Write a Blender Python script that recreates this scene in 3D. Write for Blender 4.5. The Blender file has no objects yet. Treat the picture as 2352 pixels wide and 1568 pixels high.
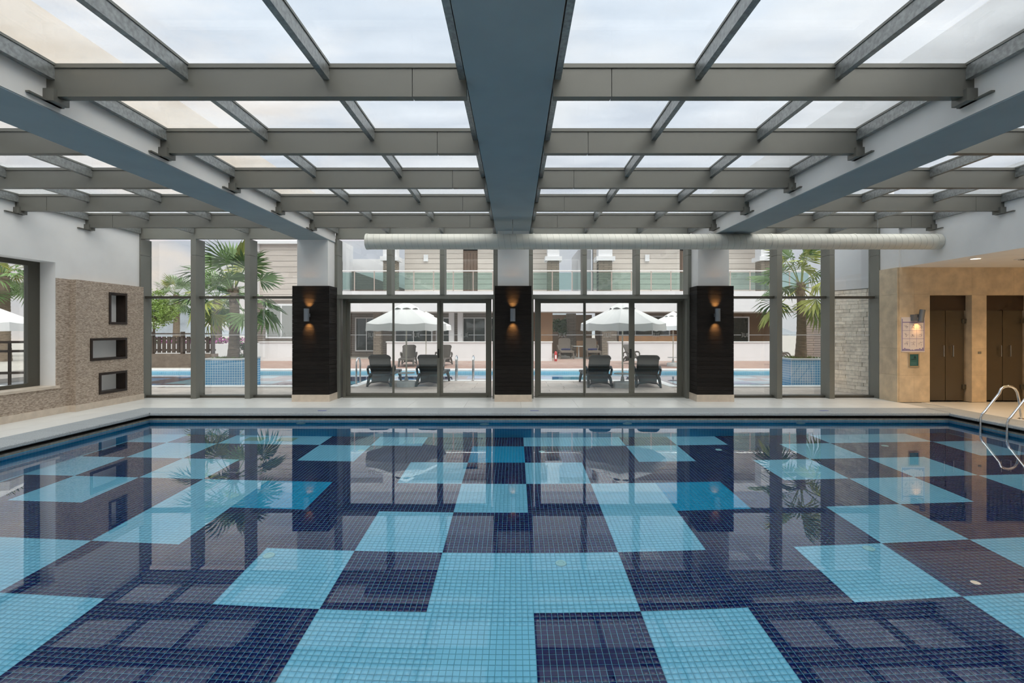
import bpy, math, random
import numpy as np
from mathutils import Vector, Matrix
random.seed(7)
sc = bpy.context.scene
COL = sc.collection
PI = math.pi

# ------------------------------------------------------------------ camera
cam_d = bpy.data.cameras.new('camera'); cam = bpy.data.objects.new('camera', cam_d); COL.objects.link(cam)
cam.location = (0, 0, 1.633)
cam.rotation_euler = (PI/2, 0, 0)
cam_d.sensor_width = 36; cam_d.lens = 36*1120/2352
cam_d.shift_x = -7/2352; cam_d.shift_y = -28/2352
cam_d.clip_start = .05; cam_d.clip_end = 600
sc.camera = cam

# ------------------------------------------------------------------ view and world
sc.view_settings.view_transform = 'Standard'; sc.view_settings.look = 'None'
sc.view_settings.gamma = 1; sc.view_settings.exposure = 0.5
sc.view_settings.use_curve_mapping = False
cy = sc.cycles
cy.max_bounces = 8; cy.diffuse_bounces = 4; cy.glossy_bounces = 4; cy.transmission_bounces = 6; cy.use_adaptive_sampling = True; cy.adaptive_threshold = .05; cy.adaptive_min_samples = 12; cy.transparent_max_bounces = 24
cy.sample_clamp_indirect = 6; cy.use_denoising = True; cy.blur_glossy = 0.3
cy.caustics_refractive = True; cy.caustics_reflective = True

def lin(r, g, b):
    f = lambda c: ((c/255+.055)/1.055)**2.4 if c > 10 else c/255/12.92
    return (f(r), f(g), f(b), 1)

world = bpy.data.worlds.new('evening_sky'); sc.world = world; world.use_nodes = True
wn = world.node_tree.nodes; wl = world.node_tree.links
wn.clear()
w_out = wn.new('ShaderNodeOutputWorld'); w_bg = wn.new('ShaderNodeBackground'); wl.new(w_bg.outputs[0], w_out.inputs[0])
w_tc = wn.new('ShaderNodeTexCoord'); w_sep = wn.new('ShaderNodeSeparateXYZ'); wl.new(w_tc.outputs['Generated'], w_sep.inputs[0])
w_ramp = wn.new('ShaderNodeValToRGB')
w_ramp.color_ramp.elements[0].position = 0.0; w_ramp.color_ramp.elements[0].color = (.84, .83, .90, 1)
w_ramp.color_ramp.elements[1].position = 0.75; w_ramp.color_ramp.elements[1].color = (.68, .82, 1.0, 1)
wl.new(w_sep.outputs[2], w_ramp.inputs[0])
# soft broken cloud
w_map = wn.new('ShaderNodeMapping'); w_map.inputs['Scale'].default_value = (2.2, 2.2, 6); wl.new(w_tc.outputs['Generated'], w_map.inputs[0])
w_noi = wn.new('ShaderNodeTexNoise'); w_noi.inputs['Scale'].default_value = 1.6; w_noi.inputs['Detail'].default_value = 7; wl.new(w_map.outputs[0], w_noi.inputs[0])
w_cr = wn.new('ShaderNodeValToRGB'); w_cr.color_ramp.elements[0].position = .44; w_cr.color_ramp.elements[1].position = .64
wl.new(w_noi.outputs[0], w_cr.inputs[0])
# the low sun's side of the sky, ahead and to the left
w_dot = wn.new('ShaderNodeVectorMath'); w_dot.operation = 'DOT_PRODUCT'
wl.new(w_tc.outputs['Generated'], w_dot.inputs[0]); w_dot.inputs[1].default_value = Vector((-.72, .66, .16)).normalized()
w_mr = wn.new('ShaderNodeMapRange'); w_mr.inputs[1].default_value = .80; w_mr.inputs[2].default_value = 1.0; w_mr.inputs[3].default_value = 0; w_mr.inputs[4].default_value = 1
wl.new(w_dot.outputs['Value'], w_mr.inputs[0])
w_cc = wn.new('ShaderNodeMix'); w_cc.data_type = 'RGBA'; w_cc.inputs[6].default_value = (.98, .97, .99, 1); w_cc.inputs[7].default_value = (1.45, 1.15, .90, 1)
wl.new(w_mr.outputs[0], w_cc.inputs[0])
w_m1 = wn.new('ShaderNodeMix'); w_m1.data_type = 'RGBA'
w_fac = wn.new('ShaderNodeMath'); w_fac.operation = 'MULTIPLY'; w_fac.inputs[1].default_value = .75; wl.new(w_cr.outputs[0], w_fac.inputs[0])
wl.new(w_fac.outputs[0], w_m1.inputs[0]); wl.new(w_ramp.outputs[0], w_m1.inputs[6]); wl.new(w_cc.outputs[2], w_m1.inputs[7])
wl.new(w_m1.outputs[2], w_bg.inputs[0]); w_bg.inputs[1].default_value = .60

# added fill: very soft sun, almost overhead, lifts the interior without brightening the sky
sun_d = bpy.data.lights.new('fill_sun', 'SUN'); sun_d.energy = 3.5; sun_d.angle = math.radians(80); sun_d.color = (1, .93, .84)
sun = bpy.data.objects.new('fill_sun', sun_d); COL.objects.link(sun); sun.rotation_euler = (math.radians(24), math.radians(14), 0); sun.location = (0, 0, 30)

# ------------------------------------------------------------------ materials
MATS = {}
def newmat(name):
    m = bpy.data.materials.new(name); m.use_nodes = True; m.node_tree.nodes.clear(); MATS[name] = m
    return m, m.node_tree.nodes, m.node_tree.links

def pmat(name, col, rough=.5, metal=0, spec=.5, var=0, vscale=8, bump=0, bscale=40, vstretch=(1,1,1), obj_var=0, coat=0):
    m, n, l = newmat(name)
    o = n.new('ShaderNodeOutputMaterial'); p = n.new('ShaderNodeBsdfPrincipled'); l.new(p.outputs[0], o.inputs[0])
    col = tuple(col) if len(col) == 4 else tuple(col)+(1,)
    p.inputs['Base Color'].default_value = col; p.inputs['Roughness'].default_value = rough
    p.inputs['Metallic'].default_value = metal; p.inputs['Specular IOR Level'].default_value = spec
    p.inputs['Coat Weight'].default_value = coat
    tc = n.new('ShaderNodeTexCoord')
    src = None
    if var or bump:
        geo = n.new('ShaderNodeNewGeometry'); mp = n.new('ShaderNodeMapping'); mp.inputs['Scale'].default_value = vstretch
        l.new(geo.outputs['Position'], mp.inputs[0])
    if var:
        t = n.new('ShaderNodeTexNoise'); t.inputs['Scale'].default_value = vscale; t.inputs['Detail'].default_value = 6
        l.new(mp.outputs[0], t.inputs[0])
        r = n.new('ShaderNodeMapRange'); r.inputs[1].default_value = .3; r.inputs[2].default_value = .7; r.inputs[3].default_value = 1-var; r.inputs[4].default_value = 1+var
        l.new(t.outputs[0], r.inputs[0]); src = r.outputs[0]
    if obj_var:
        oi = n.new('ShaderNodeObjectInfo'); r2 = n.new('ShaderNodeMapRange'); r2.inputs[3].default_value = 1-obj_var; r2.inputs[4].default_value = 1+obj_var
        l.new(oi.outputs['Random'], r2.inputs[0])
        if src:
            mm = n.new('ShaderNodeMath'); mm.operation = 'MULTIPLY'; l.new(src, mm.inputs[0]); l.new(r2.outputs[0], mm.inputs[1]); src = mm.outputs[0]
        else: src = r2.outputs[0]
    if src:
        vm = n.new('ShaderNodeVectorMath'); vm.operation = 'SCALE'; vm.inputs[0].default_value = col[:3]; l.new(src, vm.inputs['Scale'])
        l.new(vm.outputs[0], p.inputs['Base Color'])
    if bump:
        t2 = n.new('ShaderNodeTexNoise'); t2.inputs['Scale'].default_value = bscale; t2.inputs['Detail'].default_value = 4
        l.new(mp.outputs[0], t2.inputs[0])
        b = n.new('ShaderNodeBump'); b.inputs['Strength'].default_value = bump; b.inputs['Distance'].default_value = .01
        l.new(t2.outputs[0], b.inputs['Height']); l.new(b.outputs[0], p.inputs['Normal'])
    return m

def brickmat(name, c1, c2, mortar, bw, bh, ms=.01, rough=.6, bump=.4, plane='xz', offset=.5, spec=.4):
    m, n, l = newmat(name)
    o = n.new('ShaderNodeOutputMaterial'); p = n.new('ShaderNodeBsdfPrincipled'); l.new(p.outputs[0], o.inputs[0])
    p.inputs['Roughness'].default_value = rough; p.inputs['Specular IOR Level'].default_value = spec
    geo = n.new('ShaderNodeNewGeometry'); sx = n.new('ShaderNodeSeparateXYZ'); l.new(geo.outputs['Position'], sx.inputs[0])
    cx = n.new('ShaderNodeCombineXYZ')
    a, b2 = {'xz': (0, 2), 'yz': (1, 2), 'xy': (0, 1)}[plane]
    l.new(sx.outputs[a], cx.inputs[0]); l.new(sx.outputs[b2], cx.inputs[1])
    br = n.new('ShaderNodeTexBrick'); br.offset = offset; l.new(cx.outputs[0], br.inputs[0])
    br.inputs['Color1'].default_value = tuple(c1)+(1,) if len(c1) == 3 else c1
    br.inputs['Color2'].default_value = tuple(c2)+(1,) if len(c2) == 3 else c2
    br.inputs['Mortar'].default_value = tuple(mortar)+(1,) if len(mortar) == 3 else mortar
    br.inputs['Scale'].default_value = 1; br.inputs['Mortar Size'].default_value = ms
    br.inputs['Brick Width'].default_value = bw; br.inputs['Row Height'].default_value = bh
    l.new(br.outputs['Color'], p.inputs['Base Color'])
    if bump:
        inv = n.new('ShaderNodeMath'); inv.operation = 'SUBTRACT'; inv.inputs[0].default_value = 1; l.new(br.outputs['Fac'], inv.inputs[1])
        bb = n.new('ShaderNodeBump'); bb.inputs['Strength'].default_value = bump; bb.inputs['Distance'].default_value = .01
        l.new(inv.outputs[0], bb.inputs['Height']); l.new(bb.outputs[0], p.inputs['Normal'])
    return m

def emat(name, col, strength):
    m, n, l = newmat(name)
    o = n.new('ShaderNodeOutputMaterial'); e = n.new('ShaderNodeEmission'); l.new(e.outputs[0], o.inputs[0])
    e.inputs[0].default_value = tuple(col)+(1,); e.inputs[1].default_value = strength
    return m

def glassmat(name, tint, base=.035, edge=.75, power=4, haze=0, haze_col=(.9, .93, .95), hscale=1.2, hstretch=(1,1,1)):
    """thin glazing: clear body, mirror-like sheen that grows towards grazing angles, optional film of dirt"""
    m, n, l = newmat(name)
    o = n.new('ShaderNodeOutputMaterial'); tr = n.new('ShaderNodeBsdfTransparent'); gl = n.new('ShaderNodeBsdfGlossy')
    tr.inputs[0].default_value = tuple(tint)+(1,); gl.inputs['Roughness'].default_value = 0.0; gl.inputs[0].default_value = (1, 1, 1, 1)
    lw = n.new('ShaderNodeLayerWeight'); lw.inputs[0].default_value = .5
    pw = n.new('ShaderNodeMath'); pw.operation = 'POWER'; pw.inputs[1].default_value = power; l.new(lw.outputs['Facing'], pw.inputs[0])
    mr = n.new('ShaderNodeMapRange'); mr.inputs[3].default_value = base; mr.inputs[4].default_value = edge; l.new(pw.outputs[0], mr.inputs[0])
    body = tr.outputs[0]
    if haze:
        tl = n.new('ShaderNodeBsdfTranslucent'); tl.inputs[0].default_value = tuple(haze_col)+(1,)
        geo = n.new('ShaderNodeNewGeometry'); mp = n.new('ShaderNodeMapping'); mp.inputs['Scale'].default_value = hstretch; l.new(geo.outputs['Position'], mp.inputs[0])
        t = n.new('ShaderNodeTexNoise'); t.inputs['Scale'].default_value = hscale; t.inputs['Detail'].default_value = 8; l.new(mp.outputs[0], t.inputs[0])
        r = n.new('ShaderNodeMapRange'); r.inputs[1].default_value = .35; r.inputs[2].default_value = .7; r.inputs[3].default_value = haze*.55; r.inputs[4].default_value = haze*1.35; l.new(t.outputs[0], r.inputs[0])
        mh = n.new('ShaderNodeMixShader'); l.new(r.outputs[0], mh.inputs[0]); l.new(tr.outputs[0], mh.inputs[1]); l.new(tl.outputs[0], mh.inputs[2]); body = mh.outputs[0]
    mx = n.new('ShaderNodeMixShader'); l.new(mr.outputs[0], mx.inputs[0]); l.new(body, mx.inputs[1]); l.new(gl.outputs[0], mx.inputs[2])
    l.new(mx.outputs[0], o.inputs[0])
    return m

def watermat(name, tint, bump=.05, scale=2.0):
    m, n, l = newmat(name)
    o = n.new('ShaderNodeOutputMaterial'); g = n.new('ShaderNodeBsdfRefraction'); g.inputs['IOR'].default_value = 1.333
    g.inputs['Roughness'].default_value = 0; g.inputs[0].default_value = tuple(tint)+(1,)
    geo = n.new('ShaderNodeNewGeometry')
    t = n.new('ShaderNodeTexNoise'); t.inputs['Scale'].default_value = scale; t.inputs['Detail'].default_value = 3; t.inputs['Roughness'].default_value = .45
    l.new(geo.outputs['Position'], t.inputs[0])
    # calm water with a few patches of finer ripple
    t2 = n.new('ShaderNodeTexNoise'); t2.inputs['Scale'].default_value = scale*9; t2.inputs['Detail'].default_value = 2; l.new(geo.outputs['Position'], t2.inputs[0])
    t3 = n.new('ShaderNodeTexNoise'); t3.inputs['Scale'].default_value = .45; t3.inputs['Detail'].default_value = 1; l.new(geo.outputs['Position'], t3.inputs[0])
    r3 = n.new('ShaderNodeMapRange'); r3.inputs[1].default_value = .52; r3.inputs[2].default_value = .7; r3.inputs[3].default_value = 0; r3.inputs[4].default_value = .22; l.new(t3.outputs[0], r3.inputs[0])
    mu = n.new('ShaderNodeMath'); mu.operation = 'MULTIPLY'; l.new(t2.outputs[0], mu.inputs[0]); l.new(r3.outputs[0], mu.inputs[1])
    ad = n.new('ShaderNodeMath'); ad.operation = 'ADD'; l.new(t.outputs[0], ad.inputs[0]); l.new(mu.outputs[0], ad.inputs[1])
    b = n.new('ShaderNodeBump'); b.inputs['Strength'].default_value = bump; b.inputs['Distance'].default_value = .02
    l.new(ad.outputs[0], b.inputs['Height']); l.new(b.outputs[0], g.inputs['Normal'])
    gl = n.new('ShaderNodeBsdfGlossy'); gl.inputs['Roughness'].default_value = 0; gl.inputs[0].default_value = (1, 1, 1, 1); l.new(b.outputs[0], gl.inputs['Normal'])
    fr = n.new('ShaderNodeFresnel'); fr.inputs['IOR'].default_value = 1.333; l.new(b.outputs[0], fr.inputs['Normal'])
    ex = n.new('ShaderNodeMapRange'); ex.interpolation_type = 'SMOOTHSTEP'; ex.inputs[1].default_value = .085; ex.inputs[2].default_value = .15; ex.inputs[3].default_value = 0; ex.inputs[4].default_value = .09; l.new(fr.outputs[0], ex.inputs[0])
    sm = n.new('ShaderNodeMath'); sm.operation = 'ADD'; sm.use_clamp = True; l.new(fr.outputs[0], sm.inputs[0]); l.new(ex.outputs[0], sm.inputs[1])
    mx = n.new('ShaderNodeMixShader'); l.new(sm.outputs[0], mx.inputs[0]); l.new(g.outputs[0], mx.inputs[1]); l.new(gl.outputs[0], mx.inputs[2]); l.new(mx.outputs[0], o.inputs[0])
    return m

ALU = pmat('anodised_aluminium', (.20, .20, .175), .42, .25, var=.04, vscale=1.5)
ALU_R = pmat('roof_aluminium', (.145, .143, .125), .42, .25, var=.04, vscale=1.5)
ALU_D = pmat('dark_bronze_profile', (.085, .08, .065), .4, .3)
GALV = pmat('galvanised_steel', (.30, .31, .30), .38, .6, var=.25, vscale=30, bump=.1)
WHITE = pmat('white_plaster', (.77, .755, .735), .85, var=.03, vscale=2.5, bump=.05, bscale=90)
SOFFIT = pmat('shade_toned_soffit', (.28, .335, .355), .85, var=.04, vscale=2.5, bump=.05, bscale=90)  # beam plaster with the shade of the undersides put into its colour
LEAFAL = pmat('door_leaf_aluminium', (.15, .145, .12), .42, .25)
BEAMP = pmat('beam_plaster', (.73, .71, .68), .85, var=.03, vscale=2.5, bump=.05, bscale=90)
PARA_GLOW = pmat('sunset_toned_render', (.80, .66, .52), .9, var=.06, vscale=3)  # left parapet: peach sunset glow put into the base colour
MARB = pmat('beige_marble', (.62, .52, .42), .3, var=.10, vscale=9)
TRAV = pmat('travertine', (.64, .51, .35), .45, var=.16, vscale=5, bump=.12, bscale=25, obj_var=.06)
GROUT = pmat('pale_grout', (.42, .42, .40), .8)
DECK = pmat('cream_porcelain', (.72, .715, .685), .28, var=.04, vscale=3, obj_var=.02)
GRAN = pmat('grey_granite', (.31, .33, .34), .8, spec=.2, var=.28, vscale=90, bump=.15, bscale=120, obj_var=.05)
BLACK = pmat('dark_void', (.008, .008, .009), .8)
STONERIM = pmat('gutter_stone', (.22, .21, .18), .7, var=.25, vscale=20)
WOODD = pmat('charcoal_stained_wood', (.013, .0105, .009), .6, spec=.18, var=.5, vscale=6, vstretch=(1, 1, 9), bump=.25, bscale=14, obj_var=.25)
WOODF = pmat('dark_wood_frame', (.022, .013, .009), .35, var=.3, vscale=8)
CORE = pmat('cladding_core', (.006, .005, .005), .9)
DUCT = pmat('duct_paint', (.58, .57, .51), .5, .05, var=.03, vscale=3)
SEAM = pmat('duct_seam', (.33, .33, .30), .6)
STEEL = pmat('stainless_steel', (.72, .72, .72), .12, 1.0)
SCON = pmat('sconce_grey', (.20, .22, .25), .4, .5, bump=.2, bscale=400)
BULB = emat('warm_lamp', (1, .55, .2), 14)
DOWN = emat('downlight_lens', (1, .85, .62), 2.0)
GLASS = glassmat('window_glass', (.93, .955, .95), .075, .8, 4)
SIDEG = glassmat('balustrade_glass', (.72, .84, .81), .06, .7, 4)
ROOFG = glassmat('roof_glass', (.93, .955, .965), .03, .6, 5, haze=.13, hscale=.9, hstretch=(1, 2.2, 1))
SMOKE = pmat('bronze_frosted_glass', (.085, .068, .046), .22, .1)
WATER = watermat('pool_water', (.93, .98, .99), .022, 1.3)
WATER2 = watermat('outdoor_water', (.90, .975, .99), .08, 2.2)
T_LIGHT = pmat('tile_light', lin(146, 222, 250), .12, coat=0)
T_AZURE = pmat('tile_azure', lin(0, 172, 222), .12)
T_NAVY = pmat('tile_navy', lin(6, 12, 88), .12)
T_GROUT = pmat('tile_grout', lin(112, 188, 214), .6)
WALLTILE = brickmat('pool_wall_tile', lin(0, 150, 200), lin(0, 143, 194), lin(60, 172, 210), .052, .052, .0035, .15, .1, 'xz', 0)
WALLTILE_Y = brickmat('pool_wall_tile_side', lin(0, 150, 200), lin(0, 143, 194), lin(60, 172, 210), .052, .052, .0035, .15, .1, 'yz', 0)
WHITE_PRINT = pmat('white_film', (.85, .85, .85), .5)
EMB = pmat('etched_film', (.55, .55, .53), .6)
BLUEPL = pmat('blue_plate', (.02, .03, .30), .4)

def stonemat(name):
    m, n, l = newmat(name)
    o = n.new('ShaderNodeOutputMaterial'); p = n.new('ShaderNodeBsdfPrincipled'); l.new(p.outputs[0], o.inputs[0])
    p.inputs['Roughness'].default_value = .85
    geo = n.new('ShaderNodeNewGeometry'); mp = n.new('ShaderNodeMapping'); mp.inputs['Scale'].default_value = (38, 24, 95); l.new(geo.outputs['Position'], mp.inputs[0])
    v = n.new('ShaderNodeTexVoronoi'); v.inputs['Scale'].default_value = 1; l.new(mp.outputs[0], v.inputs[0])
    cr = n.new('ShaderNodeValToRGB'); cr.color_ramp.elements[0].color = (.27, .205, .155, 1); cr.color_ramp.elements[1].color = (.56, .46, .37, 1)
    sp = n.new('ShaderNodeSeparateColor'); l.new(v.outputs['Color'], sp.inputs[0]); l.new(sp.outputs[0], cr.inputs[0]); l.new(cr.outputs[0], p.inputs['Base Color'])
    b = n.new('ShaderNodeBump'); b.inputs['Strength'].default_value = .7; b.inputs['Distance'].default_value = .008; b.invert = True
    l.new(v.outputs['Distance'], b.inputs['Height']); l.new(b.outputs[0], p.inputs['Normal'])
    return m
SPLIT = stonemat('split_face_mosaic')

# ------------------------------------------------------------------ mesh helpers
class MB:
    def __init__(s): s.v = []; s.f = []
    def add(s, vs, fs):
        o = len(s.v); s.v += [tuple(p) for p in vs]; s.f += [tuple(i+o for i in f) for f in fs]; return s
    def box(s, x0, x1, y0, y1, z0, z1):
        return s.add([(x0,y0,z0),(x1,y0,z0),(x1,y1,z0),(x0,y1,z0),(x0,y0,z1),(x1,y0,z1),(x1,y1,z1),(x0,y1,z1)],
                     [(0,3,2,1),(4,5,6,7),(0,1,5,4),(1,2,6,5),(2,3,7,6),(3,0,4,7)])
    def hexa(s, pts): # eight corners: bottom loop then top loop
        return s.add(pts, [(0,3,2,1),(4,5,6,7),(0,1,5,4),(1,2,6,5),(2,3,7,6),(3,0,4,7)])
    def quad(s, a, b, c, d): return s.add([a,b,c,d], [(0,1,2,3)])
    def tube(s, pts, r, n=10, closed=False, cap=True):
        pts = [Vector(p) for p in pts]; m = len(pts); rr = r if isinstance(r, (list, tuple)) else [r]*m
        vs = []; prev = None
        for i, p in enumerate(pts):
            if closed: t = pts[(i+1) % m]-pts[i-1]
            else: t = pts[min(i+1, m-1)]-pts[max(i-1, 0)]
            t.normalize()
            if prev is None:
                up = Vector((0,0,1)) if abs(t.z) < .9 else Vector((1,0,0)); a = t.cross(up).normalized()
            else: a = (prev-t*prev.dot(t)).normalized()
            prev = a; b = t.cross(a)
            for k in range(n):
                g = 2*PI*k/n; vs.append(p+(a*math.cos(g)+b*math.sin(g))*rr[i])
        fs = []
        for i in range(m if closed else m-1):
            j = (i+1) % m
            for k in range(n):
                fs.append((i*n+k, i*n+(k+1) % n, j*n+(k+1) % n, j*n+k))
        if cap and not closed:
            fs.append(tuple(range(n-1, -1, -1))); fs.append(tuple((m-1)*n+k for k in range(n)))
        return s.add(vs, fs)
    def lathe(s, prof, n=24, c=(0,0)):
        vs = []; fs = []; m = len(prof)
        for (r, z) in prof:
            for k in range(n):
                g = 2*PI*k/n; vs.append((c[0]+r*math.cos(g), c[1]+r*math.sin(g), z))
        for i in range(m-1):
            for k in range(n): fs.append((i*n+k, i*n+(k+1) % n, (i+1)*n+(k+1) % n, (i+1)*n+k))
        fs.append(tuple(range(n-1, -1, -1))); fs.append(tuple((m-1)*n+k for k in range(n)))
        return s.add(vs, fs)
    def mesh(s, name, mat, smooth=False):
        me = bpy.data.meshes.new(name); me.from_pydata(s.v, [], s.f); me.update()
        for m in (mat if isinstance(mat, (list, tuple)) else [mat]): me.materials.append(m)
        if smooth:
            me.polygons.foreach_set('use_smooth', [True]*len(me.polygons))
            me.set_sharp_from_angle(angle=math.radians(40))
        return me
    def obj(s, name, mat, parent=None, smooth=False):
        o = bpy.data.objects.new(name, s.mesh(name, mat, smooth)); COL.objects.link(o); o.parent = parent
        return o

UNIT = {}
def boxo(name, x0, x1, y0, y1, z0, z1, mat, parent=None):
    """a box piece; alike pieces share one unit mesh per material"""
    key = mat.name
    if key not in UNIT: UNIT[key] = MB().box(-.5,.5,-.5,.5,-.5,.5).mesh('block_'+key, mat)
    o = bpy.data.objects.new(name, UNIT[key]); COL.objects.link(o); o.parent = parent
    o.location = ((x0+x1)/2, (y0+y1)/2, (z0+z1)/2); o.scale = (x1-x0, y1-y0, z1-z0)
    return o

def tag(o, label, cat, kind=None, group=None):
    o['label'] = label; o['category'] = cat
    if kind: o['kind'] = kind
    if group: o['group'] = group
    return o
def empty(name, loc=(0,0,0), rz=0):
    o = bpy.data.objects.new(name, None); COL.objects.link(o); o.location = loc; o.rotation_euler = (0,0,rz); o.empty_display_size = .2
    return o
def thing(name, label, cat, loc=(0,0,0), rz=0, kind=None, group=None):
    return tag(empty(name, loc, rz), label, cat, kind, group)
def copy_tree(o, parent=None):
    c = o.copy(); COL.objects.link(c); c.parent = parent
    for ch in o.children: copy_tree(ch, c)
    return c
def put(root, loc, rz, label):
    c = copy_tree(root); c.location = loc; c.rotation_euler = (0,0,rz); c['label'] = label
    return c
def panels(mb, a0, a1, b0, b1, holes, place):
    """fill a rectangle with boxes, leaving holes; place(mb, a0, a1, b0, b1) sets one box"""
    A = sorted({a0, a1, *[h[0] for h in holes], *[h[1] for h in holes]}); B = sorted({b0, b1, *[h[2] for h in holes], *[h[3] for h in holes]})
    A = [a for a in A if a0 <= a <= a1]; B = [b for b in B if b0 <= b <= b1]
    for i in range(len(A)-1):
        for j in range(len(B)-1):
            ca, cb = (A[i]+A[i+1])/2, (B[j]+B[j+1])/2
            if not any(h[0] < ca < h[1] and h[2] < cb < h[3] for h in holes): place(mb, A[i], A[i+1], B[j], B[j+1])

# ------------------------------------------------------------------ dimensions
PX0, PX1, PY0, PY1 = -7.16, 8.50, 1.30, 9.56        # pool opening
WZ = -.157; FZ = WZ-1.39                             # water level, pool floor
YG, YM, YP = 11.76, 11.47, 11.0                      # glass plane, mullion fronts, pillar fronts
XL, XR = -8.84, 8.65                                 # side walls
ZC = 3.728; ZR = 4.00                                # purlin underside, purlin top
BACK = -4.2

# ================================================================== POOL
basin = thing('pool_basin', 'sunken pool lined with blue, navy and pale aqua mosaic squares', 'pool', kind='structure')
bm_ = MB()
bm_.quad((PX0,PY0,FZ-.003),(PX1,PY0,FZ-.003),(PX1,PY1,FZ-.003),(PX0,PY1,FZ-.003)); bm_.obj('floor_bed', T_GROUT, basin)
boxo('far_side', PX0-.25, PX1+.25, PY1, PY1+.25, FZ-.2, WZ+.004, WALLTILE, basin)
boxo('near_side', PX0-.25, PX1+.25, PY0-.25, PY0, FZ-.2, WZ+.004, WALLTILE, basin)
boxo('left_side', PX0-.25, PX0, PY0, PY1, FZ-.2, WZ+.004, WALLTILE_Y, basin)
boxo('right_side', PX1, PX1+.25, PY0, PY1, FZ-.2, WZ+.004, WALLTILE_Y, basin)

T = .052; NS = 18; S = T*NS; GX = .162; GY = 4.553*S   # mosaic module, chequer module and its origin
# chequer rows from the far wall towards the viewer: columns that are light (l) or azure (a); the rest is navy
ROWS = {5: ('l', [-8,-6,-5,-3,0,1,3,6,7], [], ), 4: ('l', [-7,-4,2,5,8], [-1]), 3: ('l', [-8,-6,-2,0,4,6], []),
        2: ('l', [-7,-5,-1,1,5,7], [-4,2]), 1: ('l', [-5,-2,1,4], []), 0: ('l', [-8,-7,-6,-3,-1,0,3,5,6], []),
        -1: ('l', [-8,-6,-5,-2,-1,1,4,6,7], []), -2: ('l', [-7,-4,0,2,5], [3]), -3: ('l', [-6,-3,-1,1,4,7], []), -4: ('l', [-5,-2,0,3,6], [])}
ii = np.arange(math.floor((PX0-GX)/T), math.ceil((PX1-GX)/T)); jj = np.arange(math.floor((PY0-GY)/T), math.ceil((PY1-GY)/T))
tile_mesh = {}
TW = (T-.0044)/2; TH = .002
def tile_shape(mat): return MB().add([(-TW,-TW,0),(TW,-TW,0),(TW,TW,0),(-TW,TW,0),(-TW+.001,-TW+.001,TH),(TW-.001,-TW+.001,TH),(TW-.001,TW-.001,TH),(-TW+.001,TW-.001,TH)],
                                   [(4,5,6,7),(0,1,5,4),(1,2,6,5),(2,3,7,6),(3,0,4,7)]).mesh('mosaic_tile', mat)
TM = [T_LIGHT, T_AZURE, T_NAVY]
tshape = [tile_shape(m) for m in TM]
cent = []; mids = []
for j in jj:
    row = ROWS.get(int(math.floor(j/NS)), ('l', [], []))
    yc = GY+(j+.5)*T
    if yc < PY0+.02 or yc > PY1-.02: continue
    for i in ii:
        xc = GX+(i+.5)*T
        if xc < PX0+.02 or xc > PX1-.02: continue
        c = int(math.floor(i/NS))
        mi = 0 if c in row[1] else 1 if c in row[2] else 2
        if 3.58 < yc < 3.58+10*T and -.62 < xc < .94:          # the nearest ones in view: single pieces
            o = bpy.data.objects.new('tile', tshape[mi]); COL.objects.link(o); o.parent = basin; o.location = (xc, yc, FZ)
        else: cent.append((xc, yc)); mids.append(mi)
cent = np.array(cent); nT = len(cent)
loc = np.array([(-TW,-TW,0),(TW,-TW,0),(TW,TW,0),(-TW,TW,0),(-TW+.001,-TW+.001,TH),(TW-.001,-TW+.001,TH),(TW-.001,TW-.001,TH),(-TW+.001,TW-.001,TH)])
V = np.repeat(loc[None], nT, 0); V[:, :, 0] += cent[:, 0:1]; V[:, :, 1] += cent[:, 1:2]; V[:, :, 2] += FZ
F = np.array([(4,5,6,7),(0,1,5,4),(1,2,6,5),(2,3,7,6),(3,0,4,7)])
F = (F[None]+8*np.arange(nT)[:, None, None]).reshape(-1, 4)
me = bpy.data.meshes.new('mosaic_field'); me.vertices.add(nT*8); me.vertices.foreach_set('co', V.reshape(-1))
me.loops.add(F.size); me.loops.foreach_set('vertex_index', F.reshape(-1)); me.polygons.add(len(F))
me.polygons.foreach_set('loop_start', np.arange(0, F.size, 4)); me.polygons.foreach_set('loop_total', np.full(len(F), 4))
for m in TM: me.materials.append(m)
me.polygons.foreach_set('material_index', np.repeat(np.array(mids), 5)); me.update(calc_edges=True); me.validate()
fld = bpy.data.objects.new('mosaic_field', me); COL.objects.link(fld); fld.parent = basin; fld['kind'] = 'stuff'

# overflow rim and dark gutter under the coping
rim = MB(); void = MB()
for (x0,x1,y0,y1) in ((PX0-.25,PX1+.25,PY1,PY1+.12),(PX0-.12,PX0,PY0,PY1),(PX1,PX1+.12,PY0,PY1),(PX0-.25,PX1+.25,PY0-.12,PY0)):
    rim.box(x0,x1,y0,y1,WZ+.004,-.118)
for (x0,x1,y0,y1) in ((PX0-.3,PX1+.3,PY1+.12,PY1+.3),(PX0-.3,PX0-.12,PY0,PY1+.3),(PX1+.12,PX1+.3,PY0,PY1+.3),(PX0-.3,PX1+.3,PY0-.3,PY0-.12)):
    void.box(x0,x1,y0,y1,-.16,-.062)
rim.obj('overflow_rim', STONERIM, basin); void.obj('gutter', BLACK, basin)
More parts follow.
